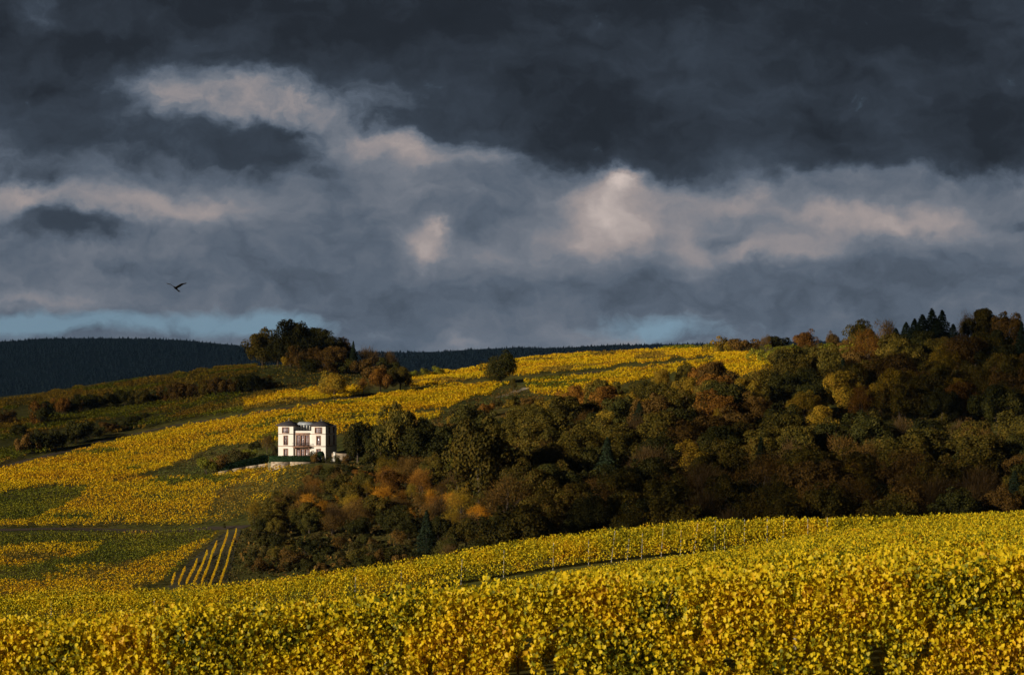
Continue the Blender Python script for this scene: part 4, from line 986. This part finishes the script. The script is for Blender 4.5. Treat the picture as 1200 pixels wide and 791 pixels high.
gw = [(local(389, 650), 650, ZT), (local(416, 652), 652, ZT - .2)]
straight_wall('garden_wall', gw, 2.3, .4, M['stone'], 'plain rendered garden wall right of the villa', 'wall', 3)
gp = empty('gate_pillar', (local(392.2, 648), 648, ZT))
mesh_obj('shaft', *merge([box(-.28, .28, -.28, .28, -2, 2.5)]), M['plaster'], gp); mesh_obj('cap', *merge([box(-.4, .4, -.4, .4, 2.5, 2.68)]), M['whitepaint'], gp); mesh_obj('low_wall', *merge([box(-1.6, -.285, -.2, .2, -2, .95)]), M['plaster'], gp)
tag(gp, 'white gate pillar with low wall at the villa right corner', 'pillar')
def hedge(label, a, b, h, th, cat='hedge', dens=60):
    A = np.array(a); B = np.array(b); L = np.linalg.norm(B[:2] - A[:2]); d = (B - A) / L; o = np.array([-d[1], d[0], 0])
    n = int(L * dens * (h + th)); t = rng.random(n) * L; side = rng.integers(0, 3, n)
    u = rng.uniform(-th / 2, th / 2, n); w_ = rng.uniform(0, h, n)
    u = np.where(side == 0, -th / 2, np.where(side == 1, th / 2, u)) + rng.normal(0, .06, n); w_ = np.where(side == 2, h, w_) + rng.normal(0, .05, n)
    c = A + t[:, None] * d + u[:, None] * o; c[:, 2] += w_
    nr = np.where(side[:, None] == 0, -o, np.where(side[:, None] == 1, o, np.array([0, 0, 1.]))) + rng.normal(0, .4, (n, 3))
    lv_ = quads(c, nr, .24 * (.7 + .6 * rng.random(n)))
    q = [A - o * th * .42, B - o * th * .42, B + o * th * .42, A + o * th * .42]
    core = np.array([p - np.array([0, 0, .4]) for p in q] + [p + np.array([0, 0, h - .08]) for p in q])
    return tag(mesh_obj('hedge', *merge([lv_, (core, f8)]), M['hedge']), label, cat)
hedge('long clipped dark green hedge on the terrace edge in front of the villa', (local(315.5, 642.5), 642.5, ZT), (local(368, 642.5), 642.5, ZT), 1.85, 1.0)
X0, Y0, Z0 = ground(261, 553); X1, Y1, Z1 = ground(313, 541.5)
hedge('dark green hedge sloping down left beside the villa terrace', (X0, Y0, Z0), (X1, Y1, Z1), 1.9, 1.6)
# clipped topiary before the right tower
tp = empty('topiary', (local(375.8, 643.5), 643.5, ZT))
n = 1500; an = rng.random(n) * 6.283; hz = rng.random(n) * 3.0; rr = 1.15 * np.sqrt(np.clip(1 - (hz / 3.25) ** 3, .05, 1))
c = np.stack([np.cos(an) * rr, np.sin(an) * rr, hz], 1)
mesh_obj('foliage', *quads(c, np.stack([np.cos(an), np.sin(an), .3 + 0 * an], 1) + rng.normal(0, .35, (n, 3)), .3), M['hedge'], tp)
mesh_obj('trunk', *merge(tube((0, 0, -.4), (0, 0, 2.4), .14, .08, 8)), M['bark'], tp)
tag(tp, 'dark clipped bush standing before the right tower of the villa', 'topiary')
for px, D, H, c_, lb in ((369, 641.5, 2.6, 'brown', 'russet shrub at the right end of the clipped hedge'), (383, 641, 2.2, 'green', 'dark shrub below the villa right corner'), (394, 641, 2.4, 'green', 'dark shrub in front of the garden wall'), (405, 640, 2.6, 'brown', 'brown shrub below the garden wall'), (366, 645.5, 3.1, 'scrub', 'olive climbing shrub against the villa between balcony and right tower')):
    X = local(px, D); z = float(gz(X, D)); z = max(z, ZT - 1.6)
    tree('shrub', c_, (X, D, z if D < 645 else ZT), H, None, None, lb, None, .8)

# power mast in front of the grove
X, Y, z = ground(324.5, 424); z = float(gz(X, Y))
Y -= 16; X = (324.5 - 600) / F * Y; z = float(gz(X, Y)); pm = empty('utility_pole', (X, Y, z)); Hm = (HY - 387) / F * Y - z
mesh_obj('pole', *merge(tube((0, 0, -.5), (0, 0, Hm), .17, .11, 8)), M['post'], pm)
mesh_obj('crossarm', *merge([box(-1.1, 1.1, -.06, .06, Hm - .9, Hm - .75)]), M['post'], pm)
tag(pm, 'slim pale utility pole in front of the hilltop grove', 'pole')

# ------------------------------------------------------------------ bird
BD = 240.
bird = empty('bird', at(206, BD, 338))
bird.scale = (1.25,) * 3; bird.rotation_euler = (R(0), R(6), R(62))
def loft(secs, k_=10):
    """secs: (centre, half width vec, half height vec)"""
    V = []; an = np.arange(k_) * 2 * math.pi / k_
    for c, a, b in secs: V.append(np.array(c) + np.cos(an)[:, None] * np.array(a) + np.sin(an)[:, None] * np.array(b))
    V = np.concatenate(V); n_ = len(secs); i = np.arange(k_); j = (i + 1) % k_
    f = np.concatenate([np.stack([s * k_ + i, s * k_ + j, (s + 1) * k_ + j, (s + 1) * k_ + i], 1) for s in range(n_ - 1)])
    caps = [np.arange(k_)[::-1][None], (np.arange(k_) + (n_ - 1) * k_)[None]]
    return [(V, f)] + [(V, c_) for c_ in caps]
# body along +x (tail right and low, head left), wings raised in a V
bd = [((-.33, 0, .10), (0, .01, 0), (0, 0, .012)), ((-.27, 0, .085), (0, .045, 0), (0, 0, .045)), ((-.20, 0, .06), (0, .05, 0), (0, 0, .05)), ((-.05, 0, .02), (0, .095, 0), (0, 0, .09)), ((.10, 0, -.03), (0, .085, 0), (0, 0, .075)),
      ((.24, 0, -.09), (0, .05, 0), (0, 0, .03)), ((.40, 0, -.15), (0, .11, 0), (0, 0, .012)), ((.52, 0, -.20), (0, .13, 0), (0, 0, .006))]
parts = loft(bd)
for sg, pts in ((-1, [(0, .05, .04), (.02, -.25, .17), (-.02, -.60, .34), (.05, -.92, .40)]), (1, [(0, -.05, .04), (.02, .25, .17), (-.02, .60, .34), (.05, .92, .40)])):
    sec = []
    for (p, wch) in zip(pts, (.17, .20, .16, .03)):
        sec.append(((p[0] + .02, p[1], p[2]), (wch, 0, -.02), (0, .01, .018)))
    parts += loft(sec, 8)
    for q in range(4):   # splayed primaries
        parts += tube((.02 + q * .04, sg * (.78 - q * .05), .38), (.02 + q * .09, sg * (1.02 - q * .09), .45 - q * .02), .022, .006, 5)
mesh_obj('body', *merge([(v, np.asarray(f)) for v, f in parts]), M['feather'], bird)
tag(bird, 'dark bird of prey gliding with raised wings above the left hills', 'bird')

# ------------------------------------------------------------------ sun, clouds that shade the slope, sky
SE, SA = R(15.5), math.atan2(-.80, -.60)    # elevation; azimuth measured from +y towards +x
S = np.array([math.sin(SA) * math.cos(SE), math.cos(SA) * math.cos(SE), math.sin(SE)])
sun = bpy.data.lights.new('sun', 'SUN'); sun.energy = 5.0; sun.angle = R(.5); sun.color = (1, .87, .66)
so = bpy.data.objects.new('sun', sun); C.objects.link(so)
so.rotation_euler = Vector(S).to_track_quat('Z', 'Y').to_euler(); so.location = (-200, -100, 300)

def cloudmat(name, dens):
    m, nt, nd, lk = newmat(name)
    out = nd.new('ShaderNodeOutputMaterial'); d = nd.new('ShaderNodeBsdfDiffuse'); d.inputs['Color'].default_value = (.7, .72, .76, 1)
    t = nd.new('ShaderNodeBsdfTransparent'); mx = nd.new('ShaderNodeMixShader'); mx.inputs[0].default_value = dens
    lk.new(t.outputs[0], mx.inputs[1]); lk.new(d.outputs[0], mx.inputs[2]); lk.new(mx.outputs[0], out.inputs['Surface'])
    return m
def cloud(label, pts, H, dens, hole=-9, cs=16., thick=45, seed=1, zref=-10):
    """pts: ground points (x, y, z) whose shade the cloud throws; the cloud hangs up-sun of them at height H"""
    Q = [(x + S[0] / S[2] * (H - z), y + S[1] / S[2] * (H - z)) for x, y, z in pts]
    q = np.array(Q); x0, y0 = q.min(0) - 2 * cs; x1_, y1_ = q.max(0) + 2 * cs
    nx = int((x1_ - x0) / cs) + 1; ny = int((y1_ - y0) / cs) + 1
    gx, gy = np.meshgrid(x0 + np.arange(nx) * cs, y0 + np.arange(ny) * cs)
    wx = gx + 22 * vnoise(gx / 60, gy / 60, seed) + 9 * vnoise(gx / 22, gy / 22, seed + 1); wy = gy + 22 * vnoise(gx / 60, gy / 60, seed + 2) + 9 * vnoise(gx / 22, gy / 22, seed + 3)
    ins = inpoly(wx, wy, Q) & (vnoise(gx / 48, gy / 48, seed + 4) + .5 * vnoise(gx / 20, gy / 20, seed + 5) > hole)
    cellm = ins[:-1, :-1] & ins[1:, :-1] & ins[:-1, 1:] & ins[1:, 1:]
    pad = np.pad(cellm, 1)
    inner = pad[:-1, :-1] & pad[1:, :-1] & pad[:-1, 1:] & pad[1:, 1:]
    dist = inner.astype(float); cur = inner.copy()
    for _ in range(6):
        p2 = np.pad(cur, 1); cur = p2[1:-1, 1:-1] & p2[:-2, 1:-1] & p2[2:, 1:-1] & p2[1:-1, :-2] & p2[1:-1, 2:]; dist += cur
    th = thick * np.sqrt(dist / 7) * (1 + .35 * vnoise(gx / 40, gy / 40, seed + 6))
    top = H + th * .8; bot = H - th * .3
    idt = -np.ones((ny, nx), int); idb = idt.copy(); V = []
    Fc = []
    used = pad[:-1, :-1] | pad[1:, :-1] | pad[:-1, 1:] | pad[1:, 1:]
    for j in range(ny):
        for i in range(nx):
            if used[j, i]:
                idt[j, i] = len(V); V.append((gx[j, i], gy[j, i], top[j, i] if inner[j, i] else H))
                if inner[j, i]: idb[j, i] = len(V); V.append((gx[j, i], gy[j, i], bot[j, i]))
                else: idb[j, i] = idt[j, i]
    for j, i in zip(*np.nonzero(cellm)):
        Fc.append((idt[j, i], idt[j, i + 1], idt[j + 1, i + 1], idt[j + 1, i])); bq = (idb[j, i], idb[j + 1, i], idb[j + 1, i + 1], idb[j, i + 1])
        if set(bq) != set(Fc[-1]): Fc.append(bq)
    o = mesh_obj('cloud', V, np.array(Fc), cloudmat('cloud_vapour', dens), smooth=True)
    return tag(o, label, 'cloud', kind='structure')
gp_ = lambda L: [ground(*p) for p in L]
def far_pt(px, D): X = (px - 600) / F * D; return (X, D, float(gz(X, D)))
S1 = gp_([(-60, 566), (0, 549), (60, 535), (130, 516), (197, 501), (250, 486), (285, 470), (330, 462), (372, 453), (420, 450), (455, 441), (500, 434)]) + [far_pt(470, 1010), far_pt(480, 1150), far_pt(300, 1500), far_pt(-300, 1500), far_pt(-500, 1000), far_pt(-300, 700)]
cloud('grey cloud shading the upper left fields', S1, 420, .30, seed=3)
S2 = gp_([(560, 668), (610, 620), (640, 585), (690, 540), (760, 520), (860, 490), (940, 468), (1010, 440), (1050, 420)]) + [far_pt(1070, 900), far_pt(1100, 1100), far_pt(1500, 1100), far_pt(1700, 700), far_pt(1500, 470), far_pt(900, 440), far_pt(600, 440)]
cloud('grey cloud shading the right hand wood', S2, 420, .50, hole=-.55, seed=12)

w = bpy.data.worlds.new('World'); scn.world = w; w.use_nodes = True
nt = w.node_tree; nd = nt.nodes; lk = nt.links; nd.clear()
wo = nd.new('ShaderNodeOutputWorld')
sky = nd.new('ShaderNodeTexSky'); sky.sky_type = 'NISHITA'; sky.sun_disc = False; sky.sun_elevation = SE; sky.sun_rotation = SA % (2 * math.pi); sky.air_density = 1.3
tcs = nd.new('ShaderNodeTexCoord'); vsk = nd.new('ShaderNodeVectorMath'); vsk.inputs[1].default_value = (0, 0, .45); lk.new(tcs.outputs['Generated'], vsk.inputs[0]); vsn = nd.new('ShaderNodeVectorMath'); vsn.operation = 'NORMALIZE'; lk.new(vsk.outputs[0], vsn.inputs[0]); lk.new(vsn.outputs[0], sky.inputs['Vector'])
bg1 = nd.new('ShaderNodeBackground'); bg1.inputs[1].default_value = .125; tint = nd.new('ShaderNodeMixRGB'); tint.blend_type = 'MULTIPLY'; tint.inputs[0].default_value = 1; tint.inputs[2].default_value = (.98, 1.0, .93, 1); lk.new(sky.outputs[0], tint.inputs[1]); lk.new(tint.outputs[0], bg1.inputs[0]); sky.ozone_density = 1.4
tc = nd.new('ShaderNodeTexCoord'); sx = nd.new('ShaderNodeSeparateXYZ'); lk.new(tc.outputs['Generated'], sx.inputs[0])
def mth(op, a, b=None, c=None, clamp=False):
    n_ = nd.new('ShaderNodeMath'); n_.operation = op; n_.use_clamp = clamp
    for i, q in enumerate((a, b, c)):
        if q is None: continue
        if isinstance(q, (int, float)): n_.inputs[i].default_value = q
        else: lk.new(q, n_.inputs[i])
    return n_.outputs[0]
az = mth('ARCTAN2', sx.outputs[0], sx.outputs[1]); el = mth('ARCSINE', sx.outputs[2])
A = mth('MULTIPLY', az, F / 100); B = mth('MULTIPLY', el, F / 100)     # hundreds of photo pixels from due north, up from the horizon
cb = nd.new('ShaderNodeCombineXYZ'); lk.new(A, cb.inputs[0]); lk.new(B, cb.inputs[1])
def noise(vec, scale, detail, rough=.55, off=(0, 0, 0), sc=(1, 1, 1), color=False, dist=0):
    mp = nd.new('ShaderNodeMapping'); mp.inputs['Location'].default_value = off; mp.inputs['Scale'].default_value = sc; lk.new(vec, mp.inputs[0])
    n_ = nd.new('ShaderNodeTexNoise'); n_.inputs['Scale'].default_value = scale; n_.inputs['Detail'].default_value = detail; n_.inputs['Roughness'].default_value = rough; n_.inputs['Distortion'].default_value = dist
    lk.new(mp.outputs[0], n_.inputs['Vector'])
    return n_.outputs['Color' if color else 'Fac']
def vm(op, a, b):
    n_ = nd.new('ShaderNodeVectorMath'); n_.operation = op
    for i, q in enumerate((a, b)):
        if isinstance(q, tuple): n_.inputs[i].default_value = q
        else: lk.new(q, n_.inputs[i])
    return n_
wn = noise(cb.outputs[0], .8, 6, .55, color=True, sc=(1, 1.4, 1))
wv_ = vm('MULTIPLY', vm('SUBTRACT', wn, (.5, .5, .5)).outputs[0], (1.0, .8, 0)).outputs[0]
wf = noise(cb.outputs[0], 3.2, 5, .55, (5.1, 2.2, 0), (1, 1.2, 1), color=True)
wv_ = vm('ADD', wv_, vm('MULTIPLY', vm('SUBTRACT', wf, (.5, .5, .5)).outputs[0], (.38, .30, 0)).outputs[0]).outputs[0]
Wp = vm('ADD', cb.outputs[0], wv_).outputs[0]
# sunlit breaks in the far cloud (px, py, rx, ry, amount)
SKYB = [(60, 25, 40, 50, .06), (300, 118, 170, 36, .20), (200, 130, 70, 34, .06), (375, 100, 60, 26, .12), (500, 166, 130, 20, .24), (610, 165, 50, 20, .12),
        (170, 235, 110, 18, .20), (20, 232, 50, 18, .18), (255, 250, 50, 16, .12), (60, 352, 110, 12, .14), (130, 290, 120, 30, .04),
        (710, 245, 58, 46, .28), (728, 207, 28, 16, .26), (690, 285, 80, 24, .10), (490, 292, 26, 26, .22), (508, 266, 11, 10, .18), (580, 305, 50, 22, .10), (470, 220, 60, 30, .04),
        (870, 238, 48, 16, .18), (790, 225, 40, 20, .07), (1010, 268, 120, 20, .22), (900, 296, 80, 13, .18), (960, 258, 30, 12, .08), (1110, 262, 30, 16, .06), (812, 290, 24, 40, .10), (1030, 205, 70, 12, .13), (1170, 225, 70, 30, .07),
        (700, 395, 60, 18, .10), (540, 402, 30, 10, .10), (735, 398, 20, 10, .12), (1000, 340, 240, 30, -.05), (640, 345, 140, 24, -.035), (330, 330, 160, 25, -.02), (620, 230, 40, 30, -.03)]
# heavy cloud hanging in front of it
DARK = [(900, 40, 520, 120, 1.5), (300, 10, 420, 62, 1.25), (40, 120, 110, 75, .95), (180, 165, 90, 40, .45), (300, 178, 75, 30, .85), (85, 268, 85, 26, .95), (740, 150, 150, 46, .75), (1000, 165, 190, 42, .8), (1180, 150, 100, 52, .7),
        (1188, 262, 30, 10, .5), (858, 284, 36, 15, .4), (600, 120, 80, 40, .35), (170, 315, 130, 14, .45), (440, 260, 60, 26, .3), (560, 240, 50, 30, .3), (60, 210, 60, 12, .4), (540, 138, 70, 14, .5), (330, 150, 60, 8, .25), (430, 205, 90, 14, .25), (62, 28, 46, 55, -.5), (230, 95, 60, 22, -.25)]
def blob(px, py, rx, ry, amt, acc, vec):
    q = vm('MULTIPLY', vm('SUBTRACT', vec, ((px - 600) / 100, (HY - py) / 100, 0)).outputs[0], (100 / rx, 100 / ry, 0)).outputs[0]
    d_ = vm('DOT_PRODUCT', q, q).outputs['Value']
    return mth('MULTIPLY_ADD', mth('POWER', .42, d_), amt, acc)
fb = noise(Wp, .6, 8, .58, (3.3, 1.7, 0), (1, 1.6, 1))
fb2 = noise(Wp, 2.0, 7, .58, (8.3, 4.7, 0), (1, 1.5, 1))
acc = .392
for bq in SKYB: acc = blob(*bq[:4], bq[4] * (.9 if bq[4] < .25 else 1.0), acc, Wp)
acc = mth('MULTIPLY_ADD', mth('SUBTRACT', fb, .5), .20, acc)
acc = mth('MULTIPLY_ADD', mth('SUBTRACT', fb2, .5), .20, acc)
drk = 0.0
for bq in DARK: drk = blob(*bq, drk, Wp)
fd_ = noise(Wp, 1.3, 9, .62, (1.3, 7.7, 0), (1, 1.5, 1))
dm = mth('MULTIPLY_ADD', mth('SUBTRACT', fd_, .5), .9, drk)
msk = nd.new('ShaderNodeMapRange'); msk.interpolation_type = 'SMOOTHSTEP'; msk.inputs['From Min'].default_value = .24; msk.inputs['From Max'].default_value = .98; lk.new(dm, msk.inputs['Value'])
# overhead the deck closes completely
top = nd.new('ShaderNodeMapRange'); top.interpolation_type = 'SMOOTHSTEP'; top.inputs['From Min'].default_value = 3.6; top.inputs['From Max'].default_value = 5.5; lk.new(B, top.inputs['Value'])
mk_ = mth('MULTIPLY', mth('MAXIMUM', msk.outputs[0], top.outputs[0]), .92)
dl = mth('MULTIPLY_ADD', mth('SUBTRACT', fb, .5), .32, mth('MULTIPLY_ADD', mth('SUBTRACT', fb2, .5), .07, mth("MULTIPLY_ADD", drk, -.040, .268)))
dl = mth('MULTIPLY_ADD', mth('MAXIMUM', mth('SUBTRACT', B, 2.5), 0.0), -.022, dl)
acc = mth('ADD', mth('MULTIPLY', acc, mth('SUBTRACT', 1.0, mk_)), mth('MULTIPLY', dl, mk_))
lin = ramp(nd, [(.0, (.010, .013, .017)), (.18, (.017, .022, .030)), (.28, (.040, .053, .073)), (.38, (.090, .113, .149)), (.47, (.155, .172, .205)), (.60, (.31, .272, .268)), (.78, (.58, .49, .45)), (1, (.85, .76, .70))])
lk.new(acc, lin.inputs['Fac'])
bg2 = nd.new('ShaderNodeBackground'); bg2.inputs[1].default_value = 1.0; lk.new(lin.outputs[0], bg2.inputs[0])
# blue gaps low over the horizon
W2 = vm('ADD', cb.outputs[0], vm('MULTIPLY', wv_, (1, .35, 0)).outputs[0]).outputs[0]
gap = None
for q in ((110, 377, 170, 12, 1.0), (320, 380, 75, 14, .95), (770, 388, 95, 17, .8), (10, 385, 90, 10, .4)):
    gap = blob(*q, gap if gap is not None else 0.0, W2)
gap = mth('ADD', gap, mth('MULTIPLY', mth('SUBTRACT', fb2, .5), 1.5))
gap = mth('MULTIPLY', mth('SMOOTHSTEP', gap, .0) if False else mth('MULTIPLY_ADD', gap, 1.5, -.4, clamp=True), .85)
mxw = nd.new('ShaderNodeMixShader'); lk.new(gap, mxw.inputs[0]); lk.new(bg2.outputs[0], mxw.inputs[1]); lk.new(bg1.outputs[0], mxw.inputs[2])
lk.new(mxw.outputs[0], wo.inputs['Surface'])

# air
def haze_mat(d):
    m, nt_, nd_, lk_ = newmat('valley_air'); out = nd_.new('ShaderNodeOutputMaterial')
    p = nd_.new('ShaderNodeVolumePrincipled'); p.inputs['Color'].default_value = (.26, .52, 1, 1); p.inputs['Density'].default_value = d; p.inputs['Anisotropy'].default_value = 0
    lk_.new(p.outputs[0], out.inputs['Volume']); return m
HAZE = .75e-5
hz_ = mesh_obj('haze', *box(-13000, 14500, -60, 11600, -98.2, 130), haze_mat(HAZE))
tag(hz_, 'thin blue air over the valley and far hills', 'haze', kind='stuff')

# ------------------------------------------------------------------ camera and render settings
cam = bpy.data.cameras.new('camera'); cam.lens = 85; cam.sensor_width = 36; cam.clip_end = 40000; cam.clip_start = .5
cam.shift_y = (HY - 395.5) / 1200
cam.dof.use_dof = True; cam.dof.focus_distance = 520; cam.dof.aperture_fstop = 6.3
co = bpy.data.objects.new('camera', cam); C.objects.link(co); co.rotation_euler = (R(90), 0, 0); scn.camera = co
scn.view_settings.view_transform = 'Standard'; scn.view_settings.look = 'None'; scn.view_settings.exposure = .12; scn.view_settings.gamma = 1; scn.view_settings.use_curve_mapping = False
scn.render.engine = 'CYCLES'
cy = scn.cycles; cy.max_bounces = 6; cy.diffuse_bounces = 2; cy.glossy_bounces = 2; cy.transmission_bounces = 3; cy.transparent_max_bounces = 12; cy.volume_bounces = 0; cy.use_denoising = True
cy.caustics_reflective = False; cy.caustics_refractive = False
